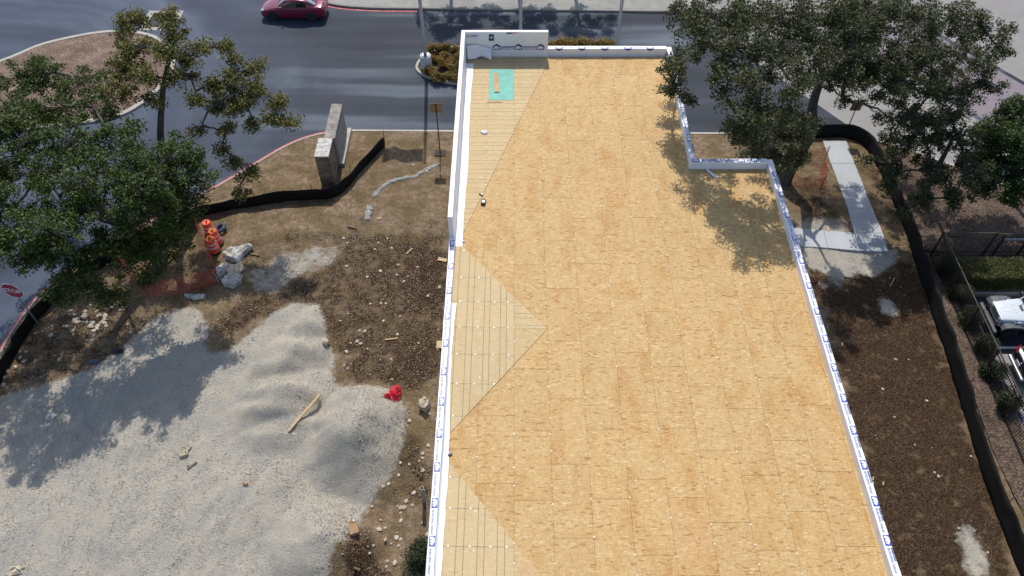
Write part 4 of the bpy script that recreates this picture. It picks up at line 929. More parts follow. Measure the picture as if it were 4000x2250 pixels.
# ---- stone monument sign seen end on
MN = thing('monument_sign', 'brown stone monument sign wall seen end on beside the kerb', 'sign', (-10.1, 34.6, 0))
HT = 2.12
core = MB().bb(-10.60, -9.92, 32.30, 33.72, -.1, HT - .03).build('pillar', M['mortar'], MN)
z = .0; rows_ = [.20, .13, .22, .16, .24, .12, .22, .18, .14, .24, .13, .14]
for r_i, h in enumerate(rows_):
    if z + h > HT: h = HT - z
    if h < .05: break
    for face in ('front', 'right', 'left'):
        a0, a1 = {'front': (-10.64, -9.88), 'right': (32.28, 33.74), 'left': (32.28, 33.74)}[face]
        u = a0
        while u < a1 - .01:
            w = min(random.uniform(.16, .42), a1 - u)
            if a1 - u - w < .12: w = a1 - u
            pr = random.uniform(.03, .05)
            if face == 'front': MB().bb(u + .014, u + w - .014, 32.30 - pr, 32.31, z + .013, z + h - .013).build('brick', M['brick'], core)
            elif face == 'right': MB().bb(-9.93, -9.92 + pr, u + .014, u + w - .014, z + .013, z + h - .013).build('brick', M['brick'], core)
            else: MB().bb(-10.60 - pr, -10.59, u + .014, u + w - .014, z + .013, z + h - .013).build('brick', M['brick'], core)
            u += w
    z += h
yy = 32.26
while yy < 33.7:
    w = random.uniform(.10, .15); MB().bb(-10.645, -10.26, yy, min(yy + w - .006, 33.76), HT - .03, HT + .05 + random.uniform(-.008, .008)).build('cap_brick', M['cap_pale'], core)
    MB().bb(-10.254, -9.875, yy, min(yy + w - .006, 33.76), HT - .03, HT + .05 + random.uniform(-.008, .008)).build('cap_brick', M['cap_pale'], core); yy += w
MB().bb(-10.34, -9.80, 33.78, 36.75, -.1, HT - .06).build('slab', M['panel_stone'], MN)
for y0, y1 in ((33.78, 34.55), (34.555, 35.25), (35.255, 36.0), (36.005, 36.78)): MB().bb(-10.38, -9.76, y0, y1, HT - .058, HT + .03).build('cap_stone', M['cap'], MN, bevel=.01)
MB().bb(-9.798, -9.765, 33.95, 36.6, .42, HT - .25).build('panel', M['panel_stone'], MN)
MB().bb(-9.80, -9.58, 33.85, 37.0, -.1, .26).build('plinth', M['conc'], MN, bevel=.02)
# ---- silt fences
def silt(label, path, h, posts, wob=.065, lean=.12):
    pth = smooth_path(path, .25); k = len(pth); T = thing('silt_fence', label, 'fence', (pth[0].x, pth[0].y, 0))
    m = MB(); vs = []; rows = 5
    for i, p in enumerate(pth):
        tn = (pth[min(i + 1, k - 1)] - pth[max(i - 1, 0)]).normalized(); nm = Vector((-tn.y, tn.x, 0)); s = float(fbm(np.array(i * .25), np.array(3.3), 1.1)) - .5
        g0 = gz(p.x, p.y)
        hh = h * (1 + .28 * (float(fbm(np.array(i * .25), np.array(9.1), 1.7)) - .5))
        for r_ in range(rows):
            t_ = r_ / (rows - 1); q = p + nm * (s * wob * 4 * math.sin(t_ * 2.2) + lean * t_ + wob * .6 * math.sin(i * .9 + r_ * 1.3) * (.3 + t_ * .5))
            vs.append((q.x, q.y, g0 - .06 + (hh + .06) * t_))
    m.add(vs, [(i * rows + j, i * rows + j + 1, (i + 1) * rows + j + 1, (i + 1) * rows + j) for i in range(k - 1) for j in range(rows - 1)])
    o = m.build('fabric', M['black_fabric'], T, smooth=True); o.modifiers.new('solid', 'SOLIDIFY').thickness = .012
    for f_ in posts:
        p = pth[min(k - 1, int(f_ * k))]; tn = (pth[min(int(f_ * k) + 1, k - 1)] - p); tn = tn.normalized() if tn.length else Vector((1, 0, 0)); nm = Vector((-tn.y, tn.x, 0))
        q = p + nm * (lean + .06); MB().tube([(q.x, q.y, -.1), (q.x + random.uniform(-.06, .06), q.y + random.uniform(-.05, .05), h + random.uniform(.3, .5))], .018, 5).build('post', M['rust'], T)
    return T
silt('black silt fence curving past the stop sign to the stone monument', [(-23.6, 15.2), (-23.15, 18.6), (-23.08, 20.2), (-22.95, 22.2), (-22.35, 24.1), (-21.1, 26.0), (-19.0, 28.2), (-17.0, 29.75), (-15.4, 30.35), (-13.9, 30.75), (-11.8, 31.15), (-9.9, 31.3), (-9.3, 32.0), (-8.7, 33.3), (-7.9, 34.9), (-7.5, 35.6)], .70, (.18, .42, .60, .70, .80, .885, .992), lean=.03)
silt('black silt fence running along the dark soil strip at the right', [(13.2, 35.9), (15.5, 36.1), (18.3, 36.4), (19.6, 36.3), (20.3, 35.4), (20.55, 33.5), (20.55, 31.9), (20.5, 28.6), (20.1, 23.4), (19.85, 20), (19.5, 16.5), (19.25, 13.0), (19.3, 10.2), (19.3, 7)], .78, (.1, .25, .32, .38, .45, .55, .66, .74, .82, .9), lean=.25)
# ---- orange mesh tree guards
def mesh_guard(label, pts, h, name='mesh_fence'):
    T = thing(name, label, 'fence', (pts[0][0], pts[0][1], 0)); path = [Vector((*p, 0)) for p in pts]
    for s in range(len(path) - 1):
        a, b = path[s], path[s + 1]; n = 8; rows = 4; L = (b - a).length; vs = []; uv = []
        nm = Vector((-(b - a).y, (b - a).x, 0)).normalized()
        for i in range(n + 1):
            for j in range(rows + 1):
                t_ = i / n; q = a.lerp(b, t_) + nm * .12 * math.sin(t_ * math.pi) * math.sin(j * 1.1 + s); sag = .22 * math.sin(t_ * math.pi) * (j / rows)
                vs.append((q.x, q.y, gz(q.x, q.y) + h * j / rows - sag)); uv.append((t_ * L, h * j / rows))
        m = MB(); m.add(vs, [(i * (rows + 1) + j, (i + 1) * (rows + 1) + j, (i + 1) * (rows + 1) + j + 1, i * (rows + 1) + j + 1) for i in range(n) for j in range(rows)])
        o = m.build('net', M['orange_mesh'], T, smooth=True); ul = o.data.uv_layers.new(name='UVMap')
        for lp in o.data.loops: ul.data[lp.index].uv = uv[lp.vertex_index]
    for p in path: MB().tube([(p.x, p.y, -.1), (p.x + .03, p.y, h + .12)], .02, 5).build('post', M['rust'], T)
    return T
g1 = [tuple(P(*d)[:2]) for d in ((497, 560), (555, 715), (378, 750), (300, 660), (410, 560))]
mesh_guard('orange mesh fence round the left oak trunks beside the drums', g1 + [g1[0]], 1.15)
g2 = [tuple(P(*d)[:2]) for d in ((1985, 470), (2062, 480), (2072, 405), (1975, 395))]
mesh_guard('orange mesh fence round the live oak trunk beside the concrete walk', g2 + [g2[0]], 1.0)
# ---- concrete walk slabs
WK = thing('walkway', None, None, (14, 27, 0)); tag(WK, kind='structure')
wz = lambda a, b: tuple(P((2900 + a * .4831) / DS, (500 + b * .4831) / DS, .08)[:2])
quads = [((650, 100), (840, 105), (905, 283), (715, 283)), ((717, 286), (907, 286), (985, 480), (790, 478)), ((791, 481), (986, 483), (1050, 647), (853, 645)), ((854, 648), (1051, 650), (1135, 847), (905, 845)),
         ((906, 848), (1136, 850), (1181, 1000), (952, 990)), ((660, 829), (903, 846), (948, 990), (693, 969)), ((434, 811), (657, 829), (690, 968), (461, 954)), ((330, 803), (431, 811), (458, 954), (350, 946))]
for q in quads: MB().prism([wz(*p) for p in q], -.1, .08).build('walk_slab', M['conc_walk'], WK)
MB().prism([wz(*p) for p in ((630, 88), (815, 92), (838, 103), (646, 98))], -.1, .0).build('walk_slab', M['conc_walk'], WK)
# ---- signs
p = Vector((-22.67, 22.75, 0)); T = thing('stop_sign', 'red octagonal stop sign on a steel post behind the silt fence', 'stop sign', p)
MB().tube([(0, 0, -.2), (0, 0, 2.95)], .032, 8).build('post', M['steel'], T, world=False)
def octo(r, y, th): return [(r * math.cos(R(22.5 + 45 * i)), r * math.sin(R(22.5 + 45 * i))) for i in range(8)]
def plate(poly, y0, y1, z): 
    m = MB(); n = len(poly); m.add([(a, y0, b + z) for a, b in poly] + [(a, y1, b + z) for a, b in poly], [tuple(range(n)), tuple(range(2 * n - 1, n - 1, -1))] + [(i, i + n, (i + 1) % n + n, (i + 1) % n) for i in range(n)]); return m
fc = plate(octo(.52, 0, 0), -.042, -.034, 2.55).build('sign_rim', M['sign_white'], T, world=False); plate(octo(.485, 0, 0), -.046, -.0425, 2.55).build('sign_face', M['sign_red'], T, world=False)
tm = text_mesh('STOP', .39, M['sign_white'], 'lettering', .008, 'CENTER'); o = link('lettering', tm, T, (0, -.050, 2.42), rot=(R(90), 0, 0)); o.scale = (.92, 1, 1)
T.rotation_euler = (0, 0, R(-8))
def back_sign(label, p, h, w, ht, mat, extra=False, tilt=0.0):
    T = thing('sign_post', label, 'sign', p); MB().tube([(0, 0, -.15), (0, 0, h + ht * .5)], .03, 8).build('post', M['rust'], T, world=False)
    pm = MB().box((0, .04, h), (w, .012, ht)).build('sign_plate', mat, T, world=False, bevel=.004)
    MB().lathe([(.075, -.06), (.075, .004)], 10, (0, 0, 0)).build('socket', M['wood_old'], T, world=False)
    MB().box((0, .028, h + ht * .36), (.06, .01, .06)).box((0, .028, h - ht * .3), (.06, .01, .06)).build('bracket', M['steel'], T, world=False) if False else None
    T.rotation_euler = (tilt, 0, 0); return T
S1 = back_sign('back of a square tan sign on a thin post beside the left wall', (-4.24, 35.0, 0), 3.2, .62, .62, M['sign_back'])
MB().box((0, 0, .02), (.62, .5, .08)).build('footing', M['rust'], S1, world=False)
S2 = back_sign('back of a brown sign on a leaning post by the far silt fence', (19.45, 36.6, 0), 2.15, .6, .75, M['sign_back_dark'])
# ---- traffic drums
def drum(label, p, h=1.0, top='plain', rz=0.0):
    T = thing('traffic_drum', label, 'traffic drum', p, rz, 'orange traffic drums beside the orange mesh')
    prof = [(.285, .06), (.285, .26), (.27, .27), (.27, .36), (.26, .37), (.26, .48), (.25, .49), (.25, .60), (.24, .61), (.24, .72), (.232, .73), (.232, .86), (.20, .92)]
    MB().lathe(prof, 22).build('body', M['orange'], T, world=False, smooth=False)
    for z0, z1, r_ in ((.375, .475, .2635), (.615, .715, .2435)): MB().lathe([(r_, z0), (r_, z1)], 22).build('reflective_band', M['band_white'], T, world=False)
    MB().lathe([(.34, 0), (.34, .05), (.30, .075)], 20).build('rubber_base', M['rubber'], T, world=False)
    MB().lathe([(.20, .915), (.20, .935), (.17, .935), (.17, .925)], 20).build('rim', M['orange'], T, world=False)
    MB().box((.03, 0, .99), (.05, .16, .15)).build('handle', M['orange'], T, world=False, bevel=.01)
    if top == 'tape':
        m = MB()
        for i in range(9):
            a = random.uniform(0, 6.28); m.tube([(0, 0, .95), (.1 * math.cos(a), .1 * math.sin(a), 1.0), (.19 * math.cos(a + .5), .19 * math.sin(a + .5), .96)], .014, 4)
        o = m.build('caution_tape', M['yellow'], T, world=False); o['kind'] = 'stuff'
    return T
p = P(531, 592); drum('bright orange white banded drum, farthest of the three', (p.x, p.y + .05, 0))
p = P(541, 612); drum('orange drum with yellow tape, the middle one behind the nearest drum', (p.x + .12, p.y, 0), top='tape', rz=.6)
p = P(541, 632); drum('orange white banded drum with yellow tape on top, nearest the boulders', (p.x, p.y, 0), top='tape', rz=1.9)
p = P(553, 585); T = thing('rubber_ring', 'worn blue grey rubber base ring leaning behind the farthest drum', 'drum base', (p.x, p.y + .2, .12)); m = MB(); m.tube([(.26 * math.cos(i * .35), .26 * math.sin(i * .35), 0.12 * math.cos(i * .35)) for i in range(19)], .10, 8); m.build('ring', M['bluegrey'], T, world=False, smooth=True)
# ---- boulders and stones
def rock_mesh(name, size, flat=.6, sub=2, seed=0, mat=None):
    bm = bmesh.new(); bmesh.ops.create_icosphere(bm, subdivisions=sub, radius=1.0); rr = random.Random(seed)
    dirs = [Vector((rr.gauss(0, 1), rr.gauss(0, 1), rr.gauss(0, 1))).normalized() for _ in range(9)]; lim = [rr.uniform(.55, .95) for _ in dirs]
    for v in bm.verts:
        for d, l in zip(dirs, lim):
            e = v.co.dot(d)
            if e > l: v.co -= d * (e - l) * .92
        v.co += Vector((rr.uniform(-1, 1), rr.uniform(-1, 1), rr.uniform(-1, 1))) * .05
        v.co.x *= size[0]; v.co.y *= size[1]; v.co.z *= size[2] if len(size) > 2 else flat
    me = bpy.data.meshes.new(name); bm.to_mesh(me); bm.free(); me.materials.append(mat or M['stone']); return me
def outline_rock(label, dpts, th, mat, name='boulder', zt=.0, tilt=0.0, jag=.10):
    """a flat irregular slab with the outline seen in the picture, its own thickness and rough top"""
    pts = [P(a, b, th) for a, b in dpts]; c = sum(pts, Vector()) / len(pts); T = thing(name, label, name.replace('_', ' ').split()[-1], (c.x, c.y, gz(c.x, c.y)))
    bm = bmesh.new(); ring = [Vector((p.x - c.x, p.y - c.y, 0)) for p in pts]; ring2 = []
    for i in range(len(ring)):
        a, b = ring[i], ring[(i + 1) % len(ring)]; ring2 += [a, a.lerp(b, .5) * random.uniform(.90, 1.04)]
    lv = [(1.06, -.05), (1.08, th * .35), (1.0, th * .8), (.88, th), (.45, th * 1.03)]; L = []
    for s, z in lv: L.append([bm.verts.new((q.x * s + random.uniform(-jag, jag) * .4, q.y * s + random.uniform(-jag, jag) * .4, z + tilt * q.x + random.uniform(-jag, jag) * .6 * (z > 0))) for q in ring2])
    for a, b in zip(L[:-1], L[1:]):
        for i in range(len(a)): bm.faces.new((a[i], a[(i + 1) % len(a)], b[(i + 1) % len(a)], b[i]))
    bm.faces.new(L[-1]); bmesh.ops.recalc_face_normals(bm, faces=bm.faces); me = bpy.data.meshes.new('rock'); bm.to_mesh(me); bm.free(); me.materials.append(mat); link('rock', me, T); return T
outline_rock('large pale jagged limestone slab right of the nearest drum', [(560, 632), (577, 616), (602, 620), (630, 613), (632, 620), (610, 634), (600, 655), (585, 651), (565, 643)], .27, M['stone_grey'], tilt=.12)
outline_rock('upright pale boulder leaning at the mesh fence corner', [(540, 692), (543, 672), (562, 658), (575, 660), (566, 675), (552, 692), (545, 700)], .32, M['stone_grey'], tilt=-.15)
outline_rock('flat tan boulder between the two grey ones', [(566, 680), (575, 664), (605, 658), (612, 672), (598, 688), (575, 692)], .18, M['stone'])
outline_rock('rounded grey boulder with blue paint marks below the tan one', [(555, 702), (566, 692), (590, 683), (605, 690), (604, 706), (585, 717), (562, 714)], .28, M['stone_grey'])
outline_rock('long thin grey slab lying left of the boulders', [(462, 739), (490, 741), (514, 740), (508, 748), (485, 750), (470, 746)], .16, M['stone_grey'], 'rock_slab')
outline_rock('square tan rock at the red net by the building', [(1056, 1003), (1064, 996), (1080, 1005), (1082, 1012), (1070, 1029), (1054, 1022)], .35, M['stone'], 'square_rock')
outline_rock('pale flat rock on the gravel near the tree shade edge', [(447, 1136), (458, 1120), (478, 1122), (472, 1142), (452, 1150)], .12, M['stone'], 'flat_rock')
outline_rock('pale flat rock half sunk in the gravel at the bottom left corner', [(18, 1432), (30, 1422), (58, 1425), (52, 1440), (30, 1449), (16, 1446)], .10, M['stone'], 'flat_rock')
outline_rock('small tan rock at the right edge of the gravel ridge', [(814, 860), (824, 856), (829, 866), (822, 872), (815, 870)], .22, M['stone'], 'tan_rock')
outline_rock('pale blue grey rock at the left edge of the gravel', [(112, 1046), (128, 1036), (140, 1042), (132, 1054), (116, 1056)], .15, M['stone_grey'], 'grey_rock')
outline_rock('thin tan rock beside the pale flat rock on gravel', [(468, 1172), (490, 1158), (494, 1163), (474, 1178)], .10, M['stone'], 'thin_rock')
SM = [rock_mesh('stone', (1, random.uniform(.65, .95), .5), sub=1, seed=i) for i in range(6)]
def stones(label, group, pts, r0, r1):
    for i, (x, y) in enumerate(pts):
        o = link('stone', SM[i % 6], None, (x, y, gz(x, y) + .02), random.uniform(0, 6.28)); s = random.uniform(r0, r1); o.scale = (s, s, s); tag(o, label, 'stone', group)
pts = []
while len(pts) < 46:
    a, b = random.gauss(215, 42), random.gauss(812, 22); pts.append(tuple(P(a, b)[:2]))
stones('pale stone in the heap of rubble right of the stop sign', 'stones heaped near the stop sign', pts, .07, .17)
pts = [tuple(P(*d)[:2]) for d in ((1027, 402), (1056, 402), (1040, 416), (1074, 433), (1148 - 40, 440), (925, 520), (955, 552), (975, 600), (985, 625))]
stones('single pale stone on the bare soil near the grey concrete spill', 'single stones near the concrete spill', pts, .06, .14)
pts = []
while len(pts) < 42:
    a, b = random.uniform(820, 1110), random.uniform(600, 960); q = P(a, b)
    if q.x < -2.8: pts.append((q.x, q.y))
stones('pale stone lying in the dark soil along the left wall', 'stones in the dark soil by the left wall', pts, .045, .12)
pts = []
while len(pts) < 40:
    a, b = random.uniform(900, 1080), random.uniform(1040, 1440); q = P(a, b)
    if sample(grav, np.array(q.x), np.array(q.y)) < .4 and q.x < -2.9: pts.append((q.x, q.y))
stones('pale stone between the gravel pile and the left wall', 'stones between the gravel and the wall', pts, .05, .13)
pts = [tuple(P(*d)[:2]) for d in ((2252, 906), (2285, 905), (2360, 1200), (2440, 1150), (2350, 1190), (2250, 1050), (2300, 1120), (2330, 1010), (2220, 980), (2410, 1330), (2545 - 60, 1390))]
stones('pale stone on the dark soil strip right of the building', 'stones on the right soil strip', pts, .05, .11)
pts = [tuple(P(*d)[:2]) for d in ((20, 935), (12, 950), (40, 925), (30, 905), (66, 885), (52, 900), (10, 970), (60, 910), (90, 840), (130, 845), (150, 905))]
stones('tan stone along the foot of the silt fence at the left edge', 'stones along the left silt fence', pts, .07, .15)
# ---- spilled concrete line
def spill(label, dpts, r):
    pth = smooth_path([tuple(P(*d)[:2]) for d in dpts], .12); m = MB(); k = len(pth)
    T = thing('concrete_spill', label, 'concrete spill', (pth[0].x, pth[0].y, 0)); bm = bmesh.new()
    for i, p in enumerate(pth):
        e = min(1, min(i, k - 1 - i) / 3 + .5)
        m_ = Matrix.Translation((p.x - pth[0].x + random.uniform(-.03, .03), p.y - pth[0].y + random.uniform(-.04, .04), gz(p.x, p.y))) @ Matrix.Diagonal((*[r * e * random.uniform(.8, 1.2) for _ in range(2)], r * .6, 1)); bmesh.ops.create_icosphere(bm, subdivisions=2, radius=1.0, matrix=m_)
    for v in bm.verts: v.co += Vector((random.uniform(-1, 1), random.uniform(-1, 1), random.uniform(-1, 1))) * r * .10
    me = bpy.data.meshes.new('hardened_concrete'); bm.to_mesh(me); bm.free(); me.materials.append(M['spill']); o = link('hardened_concrete', me, T); o['kind'] = 'stuff'; return T
spill('long crooked line of spilled grey concrete on the bare soil', [(940, 495), (948, 482), (962, 470), (975, 460), (990, 454), (1020, 448), (1050, 442), (1065, 432), (1085, 424), (1105, 416)], .13)
spill('short grey patch of spilled concrete below the long line', [(925, 552), (928, 535), (932, 520)], .19)
# ---- iron fence
IF = thing('iron_fence', 'dark bronze iron picket fence with a gate round the parking lot corner', 'fence', (21.25, 27.05, 0))
HF = 1.75
pk_m = MB().box((0, 0, HF / 2 - .02), (.018, .018, HF - .1)).mesh('picket', M['dark_metal'])
y = 26.9
while y > 10: link('picket', pk_m, IF, (0, y - 27.05, .02)); y -= .115
x = .12
while x < 6.5: link('picket', pk_m, IF, (x, 0, .02)); x += .115
for z in (.12, HF - .22): MB().bb(21.235, 21.265, 10, 27.05, z - .02, z + .02).build('rail', M['dark_metal'], IF)
MB().bb(21.225, 21.275, 10, 27.08, HF - .02, HF + .02).build('top_rail', M['rail_metal'], IF)
for z in (.12, HF - .22): MB().bb(21.3, 27.8, 27.035, 27.065, z - .02, z + .02).build('rail', M['dark_metal'], IF)
MB().bb(21.28, 23.85, 27.02, 27.08, HF - .02, HF + .02).build('top_rail', M['rail_metal'], IF)
MB().bb(23.95, 27.8, 27.02, 27.08, HF - .08, HF - .04).build('top_rail', M['dark_metal'], IF)
MB().bb(24.25, 27.8, 26.86, 26.94, 1.42, 1.50).build('gate_rail', M['steel'], IF)
for x, y in ((21.25, 27.05), (23.9, 27.05), (24.25, 26.9), (25.5, 26.9), (21.25, 24.7), (21.25, 22.35), (21.25, 20.0), (21.25, 17.65)): MB().bb(x - .04, x + .04, y - .04, y + .04, -.1, HF + .06).build('post', M['dark_metal'], IF)
# ---- leaf litter beds
bedp = [tuple(p) for p in ((20.75, 35.6), (24.3, 33.9), (29.5, 30.6), (29.5, 27.3), (21.5, 27.3), (20.9, 27.6))]
sheet('leaf_litter', bedp, .115, M['mulch_dark'])
sheet('leaf_litter', [(21.0, 27.2), (21.9, 27.2), (21.9, 8), (20.6, 8), (20.2, 16), (20.75, 24)], .105, M['mulch_dark'])
sheet('leaf_litter', [(21.95, 27.25), (29.5, 27.25), (29.5, 24.72), (21.95, 24.72)], .11, M['mulch_dark'])
# ---- lumber, card, pipe, net
def plank(label, a, b, w, th, mat, name='plank', cat='plank', up=.02, plane=None):
    pa = PG(*a) if plane is None else P(*a, plane); pb = PG(*b) if plane is None else P(*b, plane); d = pb - pa; L = d.length; c = (pa + pb) / 2
    if plane is None: up = max(up, max(gz(*(pa + d * k / 12).xy) - (pa + d * k / 12).z for k in range(13)) * .75 + .02)
    q = d.to_track_quat('X', 'Z'); o = link(name, MB().box((0, 0, th / 2), (L, w, th)).mesh(name, mat)); o.location = c + Vector((0, 0, up)); o.rotation_mode = 'QUATERNION'; o.rotation_quaternion = q
    return tag(o, label, cat)
plank('long pale plank leaning across the dip between the gravel piles', (727, 1086), (806, 995), .10, .045, M['wood'], up=.05)
plank('short pale board beside the left wall near the dark soil', (1102, 652), (1124, 657), .2, .03, M['wood'], 'board', 'board')
plank('small square board beside the left wall, below the short board', (1098, 868), (1112, 868), .42, .03, M['wood'], 'board', 'board')
plank('thin pale batten on the dark soil in mid lot', (968, 856), (1000, 852), .06, .03, M['wood'], 'batten', 'batten')
plank('thin pale batten standing on the soil below the spill', (1022, 640), (1038, 626), .06, .03, M['wood'], 'batten', 'batten')
plank('weathered stick beside the jagged limestone slab', (632, 640), (652, 644), .08, .05, M['wood_old'], 'stick', 'stick')
plank('short weathered block near the tan soil edge', (875, 570), (898, 576), .07, .05, M['wood_old'], 'stick', 'stick')
plank('small offcut of wood on the right soil strip near the oak', (2080, 573), (2084, 583), .12, .03, M['wood'], 'offcut', 'offcut')
plank('thin pale stick lying across the dark strip below the walkway', (2238, 722), (2250, 700), .04, .03, M['wood'], 'stick', 'stick')
for i, d in enumerate(((2196, 1200), (2196, 1213), (2222, 1212), (2184, 1275), (2212, 1400), (2240, 1404), (2118, 862))):
    plank('tiny yellow wood offcut on the dark soil along the right wall', d, (d[0] + random.uniform(-3, 3), d[1] + 9), .05, .03, M['wood'], 'offcut', 'offcut')['group'] = 'wood offcuts along the right wall'
plank('tan batten lying in the debris at the picture bottom', (890, 1428), (905, 1434), .08, .04, M['wood_old'], 'batten', 'batten')
# cardboard box, flattened
p = PG(891, 1335); T = thing('cardboard_box', 'torn brown cardboard box beside the gravel pile', 'cardboard box', (p.x, p.y, p.z), R(20)); MB().box((0, 0, .10), (.34, .40, .2)).build('carton', M['card'], T, world=False, bevel=.01)
MB().box((.03, .26, .20), (.30, .16, .012), 0, 0, Matrix.Rotation(R(25), 3, 'X')).build('flap', M['card'], T, world=False); MB().box((.09, .31, .225), (.09, .07, .012)).build('label', M['white_plastic'], T, world=False)
# vent pipe
p = PG(1068, 1262); T = thing('vent_pipe', 'grey plastic pipe standing upright in the soil by the left wall', 'pipe', (p.x, p.y, p.z)); MB().lathe([(.075, -.1), (.075, 1.15), (.085, 1.15), (.085, 1.25), (.065, 1.25), (.065, 1.1)], 14).build('tube', M['pvc'], T, world=False, smooth=False)
# red nets
for lab, d, sx, sy, sz, rz in (('larger crumpled red plastic net bag at the gravel pile edge', (992, 994), .42, .80, .34, -.3), ('small red plastic net scrap left of the larger red bag', (973, 998), .26, .2, .18, .4)):
    p = PG(*d); T = thing('net_bag', lab, 'net bag', (p.x, p.y, p.z), rz); bm = bmesh.new(); bmesh.ops.create_icosphere(bm, subdivisions=3, radius=1.0)
    for v in bm.verts:
        k = 1 + .16 * math.sin(v.co.y * 17) + .10 * math.sin(v.co.x * 9 + v.co.z * 7) + random.uniform(-.07, .07); v.co = Vector((v.co.x * sx * .62 * k, v.co.y * sy * .62, max(v.co.z, -.2) * sz * k))
    me = bpy.data.meshes.new('net'); bm.to_mesh(me); bm.free(); me.materials.append(M['red_net']); link('net', me, T)
# dark sheet scraps on gravel
for lab, d, s in (('dark blue black plastic scrap on the soil in the oak shade', (298, 883), .36), ('grey cloth scrap on the gravel edge in the oak shade', (238, 910), .3)):
    p = PG(*d); o = link('plastic_scrap', rock_mesh('plastic_scrap', (s, s * .55, .06), sub=2, seed=int(s * 100), mat=M['bluegrey'] if s < .33 else M['rubber']), None, (p.x, p.y, p.z + .04)); tag(o, lab, 'scrap')
p = PG(617, 1218); tag(link('clay_lump', rock_mesh('clay_lump', (.13, .1, .09), sub=2, seed=5, mat=M['sign_back']), None, (p.x, p.y, p.z + .03)), 'reddish brown clay lump on the pale gravel', 'clay lump')
# ---- things on the roof
zt = ZR + .052
T = thing('osb_strip', 'tan wood strip lying on the teal roof board', 'wood strip', (-.85, 31.75, zt)); MB().box((0, 0, .01), (.22, 1.5, .02), R(3)).build('strip', M['osb'], T, world=False)
a = P(1245, 238, ZR); T = thing('osb_strip', 'thin tan wood strip along the near edge of the teal roof board', 'wood strip', (-.9, 30.32, ZR + .022)); MB().box((0, 0, .012), (.74, .13, .02), R(1)).build('strip', M['osb_pale'], T, world=False)
def crumple(label, d, size, mat, name, cat, z=ZR + .03, zs=.5):
    p = P(*d, ZR); T = thing(name, label, cat, (p.x, p.y, z)); bm = bmesh.new(); bmesh.ops.create_icosphere(bm, subdivisions=3, radius=1.0)
    for v in bm.verts: v.co = Vector((v.co.x * size[0], v.co.y * size[1], max(v.co.z, -.1) * size[0] * zs)) * (1 + .35 * math.sin(v.co.x * 7 + v.co.y * 5) * .6 + random.uniform(-.12, .12))
    me = bpy.data.meshes.new('sheet'); bm.to_mesh(me); bm.free(); me.materials.append(mat); link('sheet', me, T); return T
crumple('crumpled white plastic bag on the pale roof boards', (1218, 335), (.16, .13), M['white_plastic'], 'plastic_bag', 'plastic bag')
crumple('tiny white plastic scrap at the end of the wrap flap', (1165, 608), (.06, .05), M['white_plastic'], 'plastic_scrap', 'scrap')
p = P(1216, 512, ZR); T = thing('tape_measure', 'black tape measure with a brown clip on the roof boards', 'tape measure', (p.x, p.y, ZR + .004), R(-6))
MB().box((0, 0, .055), (.19, .24, .11)).build('case', M['gloss_black'], T, world=False, bevel=.03); MB().box((-.02, .16, .035), (.15, .14, .06)).build('clip', M['brown_plastic'], T, world=False, bevel=.01); MB().box((.01, .02, .112), (.10, .07, .006)).build('label', M['white_plastic'], T, world=False); MB().box((.0, -.08, .112), (.12, .04, .006)).build('band', M['brown_plastic'], T, world=False)
p = P(1210, 491, ZR); T = thing('battery_pack', 'small dark battery pack on the roof behind the tape measure', 'battery', (p.x, p.y, ZR + .004), R(-32)); MB().box((0, 0, .03), (.17, .075, .06)).build('case', M['brown_plastic'], T, world=False, bevel=.01); MB().box((.03, .02, .062), (.08, .03, .006)).build('label', M['steel'], T, world=False)
p = P(1132, 1144, ZR); T = thing('drink_can', 'crushed silver drink can lying near the left parapet', 'can', (p.x, p.y, ZR + .06), R(-65)); MB().lathe([(.025, -.075), (.034, -.065), (.034, .06), (.026, .075)], 12, axis='Y').build('can', M['steel'], T, world=False); MB().lathe([(.0345, -.02), (.0345, .03)], 12, axis='Y').build('label', M['ink_grey'], T, world=False)

# ================================================================== VEHICLES (local: front at +x, origin on the road under the middle)
def loft(stations, name, mat, par, smooth=True, closed_top=True):
    """stations: (x, [(y,z),...] from sill to centreline top); mirrored left-right"""
    m = MB(); vs = []; k = len(stations[0][1]); full = []
    for x, pr in stations:
        ring = [(x, y, z) for y, z in pr] + [(x, -y, z) for y, z in pr[::-1]]; full.append(ring)
    n = len(full[0]); vs = [v for r_ in full for v in r_]
    fs = [(i * n + j, i * n + j + 1, (i + 1) * n + j + 1, (i + 1) * n + j) for i in range(len(full) - 1) for j in range(n - 1)] + [(i * n + n - 1, i * n, (i + 1) * n, (i + 1) * n + n - 1) for i in range(len(full) - 1)]
    fs += [tuple(range(n)), tuple(range((len(full) - 1) * n + n - 1, (len(full) - 1) * n - 1, -1))]
    m.add(vs, fs); o = m.build(name, mat, par, world=False, smooth=False)
    bm = bmesh.new(); bm.from_mesh(o.data); bmesh.ops.recalc_face_normals(bm, faces=bm.faces); bm.to_mesh(o.data); bm.free()
    if smooth:
        md = o.modifiers.new('bevel', 'BEVEL'); md.width = .035; md.segments = 2; md.limit_method = 'ANGLE'; md.angle_limit = R(20)
        o.data.polygons.foreach_set('use_smooth', [True] * len(o.data.polygons))
    return o
